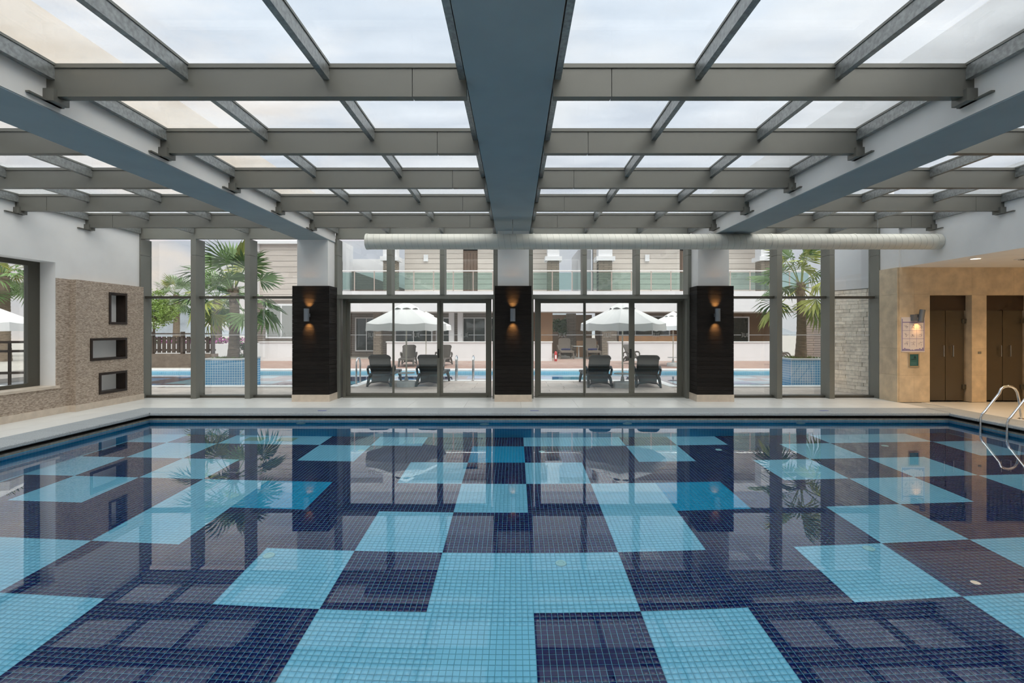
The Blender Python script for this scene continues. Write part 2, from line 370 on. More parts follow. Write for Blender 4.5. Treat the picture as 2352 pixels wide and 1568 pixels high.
# inlet fittings on the pool floor and sides
def disc(name, x, y, z, r, mat, parent, axis='z'):
    mb = MB().lathe([(r*.55, .004), (r*.6, .010), (r, .010), (r*1.04, .004), (r*1.04, 0)][::-1], 20)
    o = mb.obj(name, mat, parent, True); o.location = (x, y, z)
    if axis == 'y': o.rotation_euler = (PI/2, 0, 0)
    return o
FIT = pmat('fitting_plastic', lin(170, 222, 226), .4)
for (x, y) in ((-2.55,5.05),(.47,5.0),(3.7,5.1),(-2.72,8.62),(.47,8.6),(3.6,8.62),(6.6,8.7)):
    disc('floor_inlet', x, y, FZ+.004, .055, FIT, basin)
for x in (-4.2, -.6, 2.2, 5.6): disc('wall_inlet', x, PY1-.001, WZ-.33 if x in (-.6,) else WZ-.28, .09, FIT, basin, 'y')
for x in (-4.95, -4.35): boxo('floor_grate', x-.17, x+.17, 9.16, 9.42, FZ+.004, FZ+.012, pmat('grate_%d' % int(x*100), lin(120,170,160), .5), basin)

w = MB().quad((PX0,PY0,WZ),(PX1,PY0,WZ),(PX1,PY1,WZ),(PX0,PY1,WZ)).obj('pool_water', WATER)
tag(w, 'still clear water filling the indoor mosaic pool', 'water', 'stuff')

# coping stones
cop = thing('pool_coping', 'grey granite coping slabs framing the indoor pool edge', 'coping', kind='structure')
def coping_mesh(wd, dp):   # nose towards -y
    prof = [(0,-.045),(.006,-.014),(.02,-.002),(.035,0),(dp,0),(dp,-.06),(.01,-.06),(0,-.05)]
    mb = MB(); n = len(prof)
    mb.add([(0,y,z) for y,z in prof]+[(wd,y,z) for y,z in prof], [tuple(range(n)), tuple(range(2*n-1,n-1,-1))]+[(k,n+k,n+(k+1)%n,(k+1)%n) for k in range(n)])
    return mb.mesh('coping_stone', GRAN)
CW = .565; cmesh = coping_mesh(CW-.004, .61)
def coping(loc, rz):
    o = bpy.data.objects.new('coping_stone', cmesh); COL.objects.link(o); o.parent = cop; o.location = loc; o.rotation_euler = (0,0,rz)
nx = int(round((PX1-PX0)/CW))
for k in range(nx): coping((PX0+.02+k*(PX1-PX0)/nx, PY1-.03, 0), 0)
for k in range(-1, 15):
    coping((PX0+.03, PY1-.05-CW*(k+1)+.004+ (0 if k >= 0 else .03)-0, 0), PI/2) if k >= 0 else None
    coping((PX1-.03, PY1-.05-CW*k, 0), -PI/2) if k >= 0 else None
for (x0, x1) in ((PX0-.58, PX0+.016), (PX1-.0, PX1+.58)): boxo('coping_stone', x0, x1, PY1-.045, PY1+.58, -.06, 0, GRAN, cop)
for k in range(nx): coping((PX0+.02+(k+1)*(PX1-PX0)/nx-.006, PY0+.03, 0), PI)

# ================================================================== FLOOR (deck tiles)
floor = tag(MB().box(-9.2,PX0-.3,BACK,12.0,-.3,-.012).box(PX1+.3,14,BACK,12.0,-.3,-.012).box(PX0-.3,PX1+.3,PY1+.3,12.0,-.3,-.012).box(PX0-.3,PX1+.3,BACK,PY0-.3,-.3,-.012).obj('floor', GROUT),
            'cream porcelain tiled deck running round the indoor pool', 'floor', 'structure')
def deck(x0, x1, y0, y1, tx=1.2, ty=.64, sx=0):
    xs = [x0]; x = x0+(sx if sx else tx)
    while x < x1-.15: xs.append(x); x += tx
    xs.append(x1); ys = [y0]; y = y0+ty
    while y < y1-.15: ys.append(y); y += ty
    ys.append(y1)
    for i in range(len(xs)-1):
        for j in range(len(ys)-1): boxo('tile', xs[i]+.002, xs[i+1]-.002, ys[j]+.002, ys[j+1]-.002, -.012, -.0005, DECK, floor)
deck(-8.82, 8.59, PY1+.582, 11.8, sx=.55)
deck(-8.82, PX0-.582, .4, PY1+.578, tx=.62, ty=1.2); deck(PX1+.582, 13.9, .4, 10.9, tx=1.2, ty=1.2)
deck(-8.82, 13.9, BACK, .39, tx=2.4, ty=1.2); deck(PX0-.58, PX1+.58, .395, PY0-.585, tx=1.2)

# ================================================================== CEILING: beams, purlins, rafters, glass
ceil = thing('ceiling', 'glazed roof of frosted panes on grey aluminium bars and plaster beams', 'ceiling', kind='structure')
def beam(x0, x1, z_far, z_near, top, name='plaster_beam'):
    y0, y1 = BACK, 11.45
    zn = z_near+(z_near-z_far)/7*4
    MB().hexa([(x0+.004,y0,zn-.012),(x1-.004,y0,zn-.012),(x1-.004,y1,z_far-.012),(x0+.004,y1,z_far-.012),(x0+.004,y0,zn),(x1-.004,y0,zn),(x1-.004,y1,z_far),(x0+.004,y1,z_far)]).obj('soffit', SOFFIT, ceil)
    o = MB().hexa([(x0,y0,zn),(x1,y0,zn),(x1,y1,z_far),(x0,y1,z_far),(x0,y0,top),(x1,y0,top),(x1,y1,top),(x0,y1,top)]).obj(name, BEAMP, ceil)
    return o
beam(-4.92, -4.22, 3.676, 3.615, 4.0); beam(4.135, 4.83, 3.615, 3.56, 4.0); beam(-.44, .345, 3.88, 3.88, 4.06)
boxo('parapet', -4.92, -4.22, BACK, 11.45, 4.0, 4.5, PARA_GLOW, ceil)
boxo('parapet', 4.135, 4.83, BACK, 11.45, 4.0, 4.5, WHITE, ceil)
PYS = [4.39+1.41*n for n in range(-6, 6)]
BAYS = [(XL-.02, -4.92, [-8.80,-7.55,-6.28,-4.96], -8.28), (-4.22, -.44, [-4.17,-2.97,-1.70,-.475], -.925), (.345, 4.135, [.385,1.65,2.907,4.085], .87), (4.83, XR+.15, [4.89,6.16,7.42,8.62], 8.15)]
for bi, (bx0, bx1, rx, seam) in enumerate(BAYS):
    for n, py in enumerate(PYS):
        if n < len(PYS)-1:
            for (a, b) in ((bx0, seam-.003), (seam+.003, bx1)): boxo('purlin', a, b, py, py+.085, ZC, ZR-.012, ALU_R, ceil)
            boxo('glazing_bar', bx0, bx1, py-.012, py+.097, ZR-.018, ZR+.02, ALU_R, ceil)
        if n == 0: continue
        ya, yb = PYS[n-1]+.085, py
        for x in rx: boxo('rafter', x-.028, x+.028, ya, yb, 3.879, ZR+.004, GALV, ceil); boxo('glazing_bar', x-.036, x+.036, ya, yb, ZR+.004, ZR+.026, ALU, ceil)
        for k in range(3): boxo('glass_pane', rx[k]-.0, rx[k+1]+.0, ya-.04, yb+.04, ZR+.027, ZR+.041, ROOFG, ceil)
def bracket(x, s, py, base):
    mb = MB().box(0, .10*s, -.035, .12, -.05, .06).box(0, .035*s, -.19, .14, -.05, -.035)
    o = mb.obj('bracket', ALU_R, ceil); o.location = (x, py, base)
for n, py in enumerate(PYS[:-1]):
    if py < 1: continue
    for (x, s) in ((-4.22, 1), (4.135, -1), (-4.92, -1), (4.83, 1), (XL+.0, 1), (XR, -1)): bracket(x, s, py, ZC)
boxo('roof_edge', XL-.3, XR+.3, 11.45, 11.95, 4.03, 4.12, ALU, ceil)

# ================================================================== WALLS
# left: plaster with a deep window, split-face mosaic below
wl_ = MB(); LW = (5.4, 9.38, .547, 2.92)
panels(wl_, BACK, 11.8, -.3, 4.5, [LW, (9.9,11.0,.2,2.5)], lambda mb,a0,a1,b0,b1: mb.box(XL-.30, XL, a0, a1, b0, b1))
wl_.box(XL-.36, XL-.30, 9.8, 11.1, .1, 2.6)
wall_left = tag(wl_.obj('wall_left', WHITE), 'white plaster side wall above brown split-face stone', 'wall', 'structure')
cl = MB()
panels(cl, 3.0, 9.66, .13, 2.62, [(5.4, 9.38, .547, 2.62), (3.0, 5.4, .547, 2.62)], lambda mb,a0,a1,b0,b1: mb.box(XL, XL+.025, a0, a1, b0, b1))
NICHES = [(10.44, 10.92, 1.74, 2.43), (9.98, 10.92, .98, 1.448), (10.19, 10.92, .268, .717)]
panels(cl, 9.66, 11.42, .13, 2.62, NICHES, lambda mb,a0,a1,b0,b1: mb.box(XL, -8.70, a0, a1, b0, b1))
cl.obj('stone_cladding', SPLIT, wall_left)
bl = MB().box(XL, XL+.04, 3.0, 9.645, 0, .13).box(XL, -8.685, 9.645, 11.42, 0, .13)
tag(bl.obj('baseboard_left', MARB), 'pale marble skirting under the brown stone wall', 'baseboard', 'structure')
# far right: travertine wall with recessed doors; upper wall over the open corridor
wr = MB().box(XR, XR+.2, BACK, 10.92, 3.02, 4.5).box(XR-.06, XR+.2, 10.92, 11.75, 3.02, 4.5)
tag(wr.obj('wall_right', WHITE), 'white plaster wall above the opening to the stone corridor', 'wall', 'structure')
tag(MB().box(XR+.2,14,BACK,12.3,3.02,3.3).obj('ceiling_corridor', WHITE), 'flat white ceiling over the travertine corridor', 'ceiling', 'structure')
DOORS = [(9.29, 10.23), (10.56, 11.55)]
wf = MB(); panels(wf, 8.60, 14, 0, 3.02, [(a, b, 0, 2.40) for a, b in DOORS], lambda mb,a0,a1,b0,b1: mb.box(a0, a1, 10.945, 11.5, b0, b1))
wall_tr = tag(wf.obj('wall_far_right', TRAV), 'travertine wall with two recessed smoked glass doorways', 'wall', 'structure')
def slabs(x0, x1, z0, z1, tx, tz):
    nxs = max(1, round((x1-x0)/tx)); nzs = max(1, round((z1-z0)/tz))
    for i in range(nxs):
        for j in range(nzs):
            boxo('stone_slab', x0+(x1-x0)*i/nxs+.001, x0+(x1-x0)*(i+1)/nxs-.001, 10.92, 10.945, z0+(z1-z0)*j/nzs+.001, z0+(z1-z0)*(j+1)/nzs-.001, TRAV, wall_tr)
slabs(8.585, 9.29, 0, 3.02, .4, .6); slabs(10.23, 10.56, 0, 2.40, .4, .6); slabs(9.29, 14, 2.40, 3.02, .9, .62); slabs(11.55, 14, 0, 2.4, .9, .6)
for j in range(5): boxo('stone_slab', 8.56, 8.60, 10.92, 11.46, j*.604+.001, (j+1)*.604-.001, TRAV, wall_tr)
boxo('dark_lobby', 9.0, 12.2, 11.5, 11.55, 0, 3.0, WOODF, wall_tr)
for di, (a, b) in enumerate(DOORS):
    d = thing('door_%d' % (3+di), ('smoked glass double door beside the framed pool rules board', 'smoked glass double door behind the pool handrail')[di], 'door', kind='structure')
    m_ = (a+b)/2
    boxo('transom_panel', a, b, 11.075, 11.09, 2.06, 2.40, pmat('transom_brown_%d' % di, (.05, .03, .018), .4), d)
    for s, (p, q) in ((-1, (a+.01, m_-.006)), (1, (m_+.006, b-.05))):
        lf = MB().box(p, q, 11.06, 11.072, .02, 2.06).obj('door_leaf', SMOKE, d)
        hx = q-.07 if s < 0 else p+.13
        hb = MB().tube([(hx,11.06,1.02),(hx,11.01,1.02),(hx,11.01,1.27),(hx,11.06,1.27)], .011, 8); hb.obj('handle', STEEL, lf, True)
        if s > 0:
            for hz in (.33, 1.82): MB().box(q-.05, q+.03, 11.035, 11.095, hz-.05, hz+.05).obj('hinge', ALU_D, lf)
wall_side = tag(MB().box(14,14.2,BACK,12.3,-.3,3.3).obj('wall_corridor_side', TRAV), 'travertine side wall closing the corridor', 'wall', 'structure')
tag(MB().box(-9.2,14.2,BACK-.2,BACK,-.3,4.6).obj('wall_back', WHITE), 'white plaster wall at the near end of the pool hall', 'wall', 'structure')

# left window
win = thing('window_1', 'wide bronze-framed window in the white side wall', 'window', kind='structure')
fx0, fx1 = XL-.38, XL-.30
boxo('jamb', fx0, fx1, 9.15, 9.38, LW[2], LW[3], ALU_D, win); boxo('jamb', fx0, fx1, 5.4, 5.55, LW[2], LW[3], ALU_D, win)
boxo('head', fx0, fx1, 5.55, 9.15, LW[3]-.09, LW[3], ALU_D, win); boxo('bottom_rail', fx0, fx1, 5.55, 9.15, LW[2], LW[2]+.07, ALU_D, win)
boxo('glass_pane', fx0+.03, fx0+.042, 5.55, 9.15, LW[2]+.07, LW[3]-.09, GLASS, win)
boxo('sill', XL-.31, XL+.05, 5.36, 9.42, LW[2]-.045, LW[2]+.003, MARB, win)
for o in win.children: pass

# niches
lbl = ['tall dark-framed wall niche at the top of the stone panel', 'wide dark-framed wall niche in the middle of the stone panel', 'small dark-framed wall niche low on the stone panel']
for (a0, a1, b0, b1), lb in zip(NICHES, lbl):
    n_ = thing('wall_niche', lb, 'niche', (-8.70, (a0+a1)/2, b0), group='wall niches in the stone panel')
    h = b1-b0; hw = (a1-a0)/2; f = .05
    fr = MB().box(-.03,.018,-hw,-hw+f,0,h).box(-.03,.018,hw-f,hw,0,h).box(-.03,.018,-hw+f,hw-f,0,f).box(-.03,.018,-hw+f,hw-f,h-f,h); fr.obj('frame', WOODF, n_)
    sd = MB().box(-.20,-.03,hw-f,hw-.005,f-.02,h-f+.02).box(-.20,-.03,-hw+.005,-hw+f,f-.02,h-f+.02).box(-.20,-.03,-hw+f,hw-f,.01,f).box(-.20,-.03,-hw+f,hw-f,h-f,h-.01); sd.obj('lining', WOODF, n_)
    boxo('back_panel', -.205, -.195, -hw+f, hw-f, f, h-f, WHITE, n_)

# ================================================================== PILLARS with dark boards
PIL = [(-5.03, -4.19, -4.94, -4.245, 3.70, 'black board-clad pillar beside the palm windows'), (-.459, .373, -.393, .314, 3.88, 'black board-clad pillar between the two sliding doors'), (4.105, 4.936, 4.15, 4.85, 3.64, 'black board-clad pillar beside the stone-walled end of the hall')]
NB = 26; Z0, Z1 = .158, 2.615; BH = (Z1-Z0)/NB
for (x0, x1, s0, s1, top, lb) in PIL:
    p = thing('pillar', lb, 'pillar', kind='structure', group='board-clad pillars')
    boxo('shaft', s0, s1, YP+.055, YM+.1, 0, top, WHITE, p)
    boxo('cladding_core', x0+.02, x1-.02, YP+.02, YM, Z0, Z1-.004, CORE, p)
    boxo('plinth', x0-.006, x1+.006, YP-.008, YM+.02, 0, Z0, MARB, p)
    for k in range(NB):
        za, zb = Z0+k*BH+.0015, Z0+(k+1)*BH-.0015
        j1, j2 = random.uniform(0, .004), random.uniform(0, .004)
        boxo('plank', x0+.002, x1-.002, YP+j1, YP+.022, za, zb, WOODD, p)
        boxo('plank', x0+j2, x0+.022, YP+.024, YM, za, zb, WOODD, p); boxo('plank', x1-.022, x1-j2, YP+.024, YM, za, zb, WOODD, p)

# sconces
def sconce(name, x, y, z, lb, wallgap=.075, tilt=0, energy=20, parent_rz=0, r=.058, h=.285):
    t = thing(name, lb, 'wall lamp', (x, y, z), 0, group='cylinder wall lamps')
    n = 28; mb = MB(); rs = [(r, 0), (r, h), (r-.006, h), (r-.006, h-.05), (r-.006, .05), (r-.006, 0)]
    vs = []; fs = []
    for (rr, zz) in rs:
        for k in range(n): vs.append((rr*math.cos(2*PI*k/n), rr*math.sin(2*PI*k/n), zz))
    m = len(rs)
    for i in range(m):
        j = (i+1) % m
        for k in range(n): fs.append((i*n+k, i*n+(k+1) % n, j*n+(k+1) % n, j*n+k))
    mb.add(vs, fs); b = mb.obj('lamp_shade', SCON, t, True); b.rotation_euler = (0, tilt, 0)
    MB().box(-.03,.03,r-.01,r+wallgap,h*.35,h*.62).obj('mounting_arm', SCON, t)
    bo = MB().lathe([(.012, h*.5-.035),(.03, h*.5-.02),(.03, h*.5+.02),(.012, h*.5+.035)], 16).obj('bulb', BULB, t, True); bo.rotation_euler = (0, tilt, 0)
    for s in ((1, -1) if not tilt else (-1,)):
        ld = bpy.data.lights.new('sconce_beam', 'SPOT'); ld.energy = energy; ld.color = (1, .48, .14); ld.spot_size = math.radians(68); ld.spot_blend = .9; ld.shadow_soft_size = .03
        lo = bpy.data.objects.new('sconce_beam', ld); COL.objects.link(lo); lo.parent = t
        lo.location = (0, r*.2, h+.005 if s > 0 else -.005); lo.rotation_euler = ((PI-.68) if s > 0 else .68, 0, 0)
    return t
sconce('wall_sconce', -4.648, 10.867, 1.81, 'grey cylinder up-and-down lamp on the pillar beside the palm windows')
sconce('wall_sconce', -.05, 10.867, 1.81, 'grey cylinder up-and-down lamp on the pillar between the sliding doors')
sconce('wall_sconce', 4.515, 10.867, 1.81, 'grey cylinder up-and-down lamp on the pillar nearest the corridor')

# ================================================================== FACADE
facade_y = (YM, YG)
header = tag(MB().box(XL,-4.92,YM,YM+.10,3.76,4.02).box(-4.22,-.40,YM,YM+.10,3.76,4.02).box(.32,4.13,YM,YM+.10,3.76,4.02).box(4.83,XR,YM,YM+.10,3.76,4.02).obj('trim_1', ALU),
             'grey aluminium head beam along the top of the window wall', 'trim', 'structure')
def mull(x0, x1, parent, z0=0, z1=3.76, y0=YM): boxo('mullion', x0, x1, y0, YG+.05, z0, 3.378, ALU, parent); boxo('mullion', x0, x1, y0, YG+.05, 3.384, z1, ALU, parent)
ZT = 2.395
def emblem(x, z, y, parent, span):
    """white stripe broken by an etched three-letter emblem"""
    h = .052; mb = MB(); w_ = .0085
    def stroke(pts):
        for i in range(len(pts)-1):
            (xa, za), (xb, zb) = pts[i], pts[i+1]; dx, dz = xb-xa, zb-za; L = math.hypot(dx, dz) or 1; nx_, nz_ = -dz/L*w_/2, dx/L*w_/2
            mb.hexa([(x+xa-nx_,y,z+za-nz_),(x+xb-nx_,y,z+zb-nz_),(x+xb-nx_,y+.001,z+zb-nz_),(x+xa-nx_,y+.001,z+za-nz_),(x+xa+nx_,y,z+za+nz_),(x+xb+nx_,y,z+zb+nz_),(x+xb+nx_,y+.001,z+zb+nz_),(x+xa+nx_,y+.001,z+za+nz_)])
    arc = lambda cx, cz, r, a0, a1, k=7: [(cx+r*math.cos(math.radians(a0+(a1-a0)*i/k)), cz+r*math.sin(math.radians(a0+(a1-a0)*i/k))) for i in range(k+1)]
    for s in (-1, 1):     # the two mirrored outer letters
        c = .068*s
        for up in (1, -1):
            pts = [(c+s*.020, up*h), *[(c+s*q, up*zz) for q, zz in ((.004, .047), (-.012, .036), (-.016, .022), (-.008, .008), (.010, 0))]]
            stroke(pts)
    stroke([(-.026, h*.85), (-.026, -.02), *arc(0, -.022, .026, 180, 360, 8), (.026, h*.85)])
    mb.obj('etched_emblem', EMB, parent)
    st = MB()
    for (xa, xb) in ((span[0], x-.098), (x+.098, span[1])):
        if xb > xa: st.box(xa, xb, y, y+.001, z-.006, z+.006)
    st.obj('safety_stripe', WHITE_PRINT, parent)
def tall_window(nm, lb, x0, x1, m0, emb_):
    """x0..x1 glass, m0 = list of mullion (x0, x1) that belong to it"""
    t = thing(nm, lb, 'window', kind='structure')
    for a, b in m0: mull(a, b, t)
    boxo('transom', x0, x1, YM+.13, YG+.05, ZT-.026, ZT+.026, ALU_D, t)
    boxo('sill', x0, x1, YM+.16, YG+.05, 0, .055, ALU_D, t)
    boxo('glass_pane', x0, x1, YG, YG+.014, .055, ZT-.026, GLASS, t); boxo('glass_pane', x0, x1, YG, YG+.014, ZT+.026, 3.76, GLASS, t)
    if emb_: emblem((x0+x1)/2, 1.497, YG-.002, t, (x0+.02, x1-.02))
    else: MB().box(x0+.02, x1-.02, YG-.002, YG-.001, 1.491, 1.503).obj('safety_stripe', WHITE_PRINT, t)
tall_window('window_2', 'tall glazed bay beside the stone niche wall, timber fence behind', -8.80, -7.63, [(-8.90,-8.80),(-7.63,-7.51)], False)
tall_window('window_3', 'tall glazed bay with a fan palm and blue mosaic planter behind', -7.51, -6.36, [(-6.36,-6.24)], False)
tall_window('window_4', 'tall glazed bay between the palm and the first black pillar', -6.24, -5.0, [(-5.1,-5.0)], True)
tall_window('window_5', 'tall glazed bay beside the black pillar nearest the corridor', 4.93, 6.165, [(4.83,4.93)], True)
tall_window('window_6', 'tall glazed bay with a palm rising from a corner mosaic planter', 6.285, 7.40, [(6.165,6.285)], False)
tall_window('window_7', 'tall glazed bay looking onto the rough stone garden wall', 7.52, 8.56, [(7.40,7.52),(8.56,8.70)], True)
# middle bays: upper lights over sliding doors
UP = [((-4.28,-4.18),(-3.02,-2.91),(-1.77,-1.66),(-.51,-.40)), ((.32,.42),(1.587,1.69),(2.84,2.94),(4.07,4.17))]
uplb = ['clerestory glazing above the sliding door beside the palm windows', 'clerestory glazing above the sliding door beside the corridor end']
for ui, ms in enumerate(UP):
    t = thing('window_%d' % (8+ui), uplb[ui], 'window', kind='structure')
    for a, b in ms: mull(a, b, t, 2.45)
    for k in range(3): boxo('glass_pane', ms[k][1], ms[k+1][0], YG, YG+.014, 2.45, 3.76, GLASS, t)
    boxo('lintel', ms[0][0], ms[3][1], YM+.02, YG+.06, 2.355, 2.45, ALU, t)
    for a, b in (ms[0], ms[3]): boxo('jamb', a-.02, b+.02, YM+.03, YG+.06, 0, 2.355, ALU, t)
DR = [(-4.05, -.64, [(-4.05,-2.955),(-2.965,-1.81),(-1.87,-.64)], (.02,.07,.0), 'three-leaf sliding glass door with a white parasol and two loungers behind', 'door_1'),
      (.546, 4.02, [(.546,1.68),(1.665,2.87),(2.79,4.02)], (.0,.0,.0), 'three-leaf sliding glass door with a parasol nearer the corridor behind', 'door_2')]
PANES = [[(-3.975,-2.955),(-2.905,-1.872),(-1.735,-.703)], [(.62,1.645),(1.70,2.74),(2.877,3.911)]]
for (x0, x1, lv, _, lb, nm), pn in zip(DR, PANES):
    d = thing(nm, lb, 'door', kind='structure')
    fr = MB().box(x0-.07,x0,YG-.10,YG+.06,0,2.355).box(x1,x1+.07,YG-.10,YG+.06,0,2.355).box(x0,x1,YG-.10,YG+.06,2.315,2.355).box(x0,x1,YG-.10,YG+.06,0,.03)
    fr.obj('door_frame', LEAFAL, d)
    edges = [x0, (pn[0][1]+pn[1][0])/2, (pn[1][1]+pn[2][0])/2, x1]
    for k, (a, b) in enumerate(pn):
        e0, e1 = edges[k]+.001, edges[k+1]-.001; yo = (0, -.03, 0)[k]
        lf = MB().box(e0,a,YG-.02+yo,YG+.03+yo,.03,2.315).box(b,e1,YG-.02+yo,YG+.03+yo,.03,2.315).box(a,b,YG-.02+yo,YG+.03+yo,2.263,2.315).box(a,b,YG-.02+yo,YG+.03+yo,.03,.10).obj('sliding_leaf', LEAFAL, d)
        boxo('glass_pane', a, b, YG+yo, YG+.014+yo, .10, 2.263, GLASS, lf)
        emblem((a+b)/2, 1.497, YG-.002+yo, lf, (a+.01, b-.01))
        if k == 1: MB().box((b+e1)/2-.012,(b+e1)/2+.012,YG-.07+yo,YG-.02+yo,.95,1.16).obj('pull_handle', BLACK, lf)

# ================================================================== VENT DUCT
DY, DZ, DRAD = 9.95, 3.42, .157
dt = thing('ventilation_duct', 'pale spiral-seamed ventilation duct hung across the window wall', 'duct', (0, DY, DZ))
n = 40; prof = []; x = -3.03
mb = MB(); mb.tube([(-3.03,0,0),(8.64,0,0)], DRAD, 40); mb.obj('duct_tube', DUCT, dt, True)
sp = MB(); pts = []
turns = int((8.64+3.03)/.125)
for k in range(turns*20+1):
    a = 2*PI*k/20; pts.append((-3.03+.125*k/20, (DRAD+.0005)*math.cos(a), (DRAD+.0005)*math.sin(a)))
sp.tube(pts, .0028, 4).obj('spiral_seam', SEAM, dt)
for xx in (-3.03+.02, -.47, .38, 3.95, 5.2, 6.9, 8.55): MB().tube([(xx-.02,0,0),(xx+.02,0,0)], DRAD+.006, 40).obj('collar', DUCT, dt, True)
for xx in (-.05, 4.48, 7.4): MB().tube([(xx,0,DRAD),(xx,0,(3.88 if xx < 1 else 3.60 if xx < 5 else 4.0)-DZ-.002)], .008, 8).obj('hanger_rod', GALV, dt)

# ================================================================== small interior things
# pool handrails
def rail_pair():
    t = thing('pool_handrail', 'stainless steel pool ladder with two curved handrails', 'pool ladder', (8.60, 8.64, 0))
    for s, dy in ((0, .24), (1, -.24)):
        pts = [(-.12,dy,-1.0),(-.12,dy,-.12),(-.12,dy,.02),(-.09,dy,.09)]
        pts += [(-.05+.27*(k/6), dy, .13+.34*(k/6)) for k in range(7)]
        c = (.38, .455); pts += [(c[0]+.17*math.cos(math.radians(a)), dy, c[1]+.145*math.sin(math.radians(a))) for a in (140, 115, 90, 65, 40, 12)]
        pts += [(.575,dy,.36),(.60,dy,.2),(.62,dy,.0)]
        MB().tube(pts, .021, 14).obj('handrail', STEEL, t, True)
        MB().lathe([(.055,0),(.055,.006),(.03,.018)], 20, (.62,dy)).obj('floor_flange', STEEL, t, True)
    for z in (-.35, -.62, -.89): MB().box(-.16,-.08,-.24,.24,z-.012,z+.012).obj('tread', STEEL, t)
rail_pair()
# pool rules board, framed notice, picture light
POST = pmat('poster_paper', (.72, .66, .66), .5); PURP = pmat('poster_purple', (.23, .20, .38), .5); INK = pmat('poster_ink', (.25, .22, .30), .6)
pb = thing('rules_board', 'white board with nine small line drawings and purple borders', 'poster', (8.905, 10.92, 1.125))
boxo('sheet', -.26, .26, -.012, 0, 0, .78, POST, pb)
for (z0, z1) in ((.655,.675),(.478,.484),(.295,.303)): boxo('rule_line', -.245, .245, -.014, -.012, z0, z1, PURP, pb)
boxo('border', -.25, -.235, -.014, -.012, .02, .74, PURP, pb); boxo('border', .235, .25, -.014, -.012, .02, .74, PURP, pb)
bb = MB()
for k in range(14):
    xa = -.235+.47*k/14; hgt = .045+.03*abs(math.sin(k*1.3)); bb.box(xa, xa+.028, -.014, -.012, .025, .025+hgt*(.35+.65*abs(k-6.5)/6.5))
bb.obj('border', PURP, pb)
random.seed(3)
for r_ in range(3):
    for c_ in range(3):
        cx, cz = -.16+.16*c_, .57-.185*r_; d_ = MB()
        for q in range(7):
            a0 = random.uniform(0, PI); L = random.uniform(.02, .05); px, pz = cx+random.uniform(-.04,.04), cz+random.uniform(-.04,.03)
            dx, dz = math.cos(a0)*L/2, math.sin(a0)*L/2; nx_, nz_ = -math.sin(a0)*.003, math.cos(a0)*.003
            d_.hexa([(px-dx-nx_,-.014,pz-dz-nz_),(px+dx-nx_,-.014,pz+dz-nz_),(px+dx-nx_,-.012,pz+dz-nz_),(px-dx-nx_,-.012,pz-dz-nz_),(px-dx+nx_,-.014,pz-dz+nz_),(px+dx+nx_,-.014,pz+dz+nz_),(px+dx+nx_,-.012,pz+dz+nz_),(px-dx+nx_,-.012,pz-dz+nz_)])
        d_.obj('line_drawing', INK, pb)['kind'] = 'stuff'
for xx in (-.08, .08): boxo('rule_line', xx-.002, xx+.002, -.0135, -.012, .11, .655, PURP, pb)
TEAL = pmat('teal_print', (.03, .12, .12), .35)
nt = thing('framed_notice', 'small teal notice in a silver frame under the rules board', 'notice', (8.92, 10.92, .79))
MB().box(-.12,-.095,-.02,0,0,.31).box(.095,.12,-.02,0,0,.31).box(-.095,.095,-.02,0,0,.025).box(-.095,.095,-.02,0,.285,.31).obj('frame', STEEL, nt)
boxo('sheet', -.095, .095, -.01, 0, .025, .285, TEAL, nt)
fig = MB().hexa([(-.06,-.012,.16),(.06,-.012,.17),(.06,-.01,.17),(-.06,-.01,.16),(-.05,-.012,.175),(.05,-.012,.185),(.05,-.01,.185),(-.05,-.01,.175)]); fig.hexa([(0,-.012,.19),(.055,-.012,.20),(.055,-.01,.20),(0,-.01,.19),(.02,-.012,.25),(.03,-.012,.25),(.03,-.01,.25),(.02,-.01,.25)])
fig.obj('figure_mark', pmat('teal_dark', (.008, .035, .04), .4), nt)
for q in (.10,.075,.055): boxo('text_line', -.06, .06, -.0115, -.01, q, q+.006, pmat('teal_pale%d' % int(q*1000), (.10, .25, .25), .4), nt)
t = sconce('wall_sconce', 8.98, 10.795, 1.80, 'tilted grey cylinder lamp above the rules board', tilt=.16, energy=3.0, r=.052, h=.27)
MB().box(-.13,-.045,.03,.125,.02,.16).obj('mounting_box', SCON, t)
boxo_ = boxo('call_plate', -.02, .02, -.004, 0, 0, .035, GALV, None); boxo_.location = (10.40, 10.915, 1.11); boxo_.scale = (.07, .008, .05)
boxo_.name = 'wall_switch'; tag(boxo_, 'small steel switch plate on the stone pier between the doors', 'switch')
# corridor downlights
k = 0
dl = [('recessed round downlight over the corner of the corridor ceiling', 9.02, 9.55), ('recessed downlight over the second smoked door', 11.1, 9.3), ('recessed downlight further along the corridor', 9.9, 7.2), ('recessed downlight along the inner corridor wall', 12.2, 7.2),
      ('recessed downlight midway along the corridor', 9.9, 4.6), ('recessed downlight on the corridor wall side', 12.2, 4.6), ('recessed downlight near the viewer end', 9.9, 1.8), ('recessed downlight on the far side near the viewer end', 12.2, 1.8)]
for lb, x, y in dl:
    t = thing('ceiling_downlight', lb, 'downlight', (x, y, 3.02), group='corridor downlights')
    MB().lathe([(.10,-.008),(.11,0)], 24).obj('trim_ring', WHITE, t, True); MB().lathe([(.078,-.011),(.078,-.008)], 24).obj('lens', DOWN, t, True)
    ld = bpy.data.lights.new('downlight_beam', 'SPOT'); ld.energy = 105; ld.color = (1, .66, .34); ld.spot_size = math.radians(125); ld.spot_blend = .8; ld.shadow_soft_size = .07
    lo = bpy.data.objects.new('downlight_beam', ld); COL.objects.link(lo); lo.parent = t; lo.location = (0, 0, -.03)
vent = thing('ceiling_vent', 'dark slatted vent grille in the corridor ceiling', 'vent', (10.35, 9.55, 3.02))
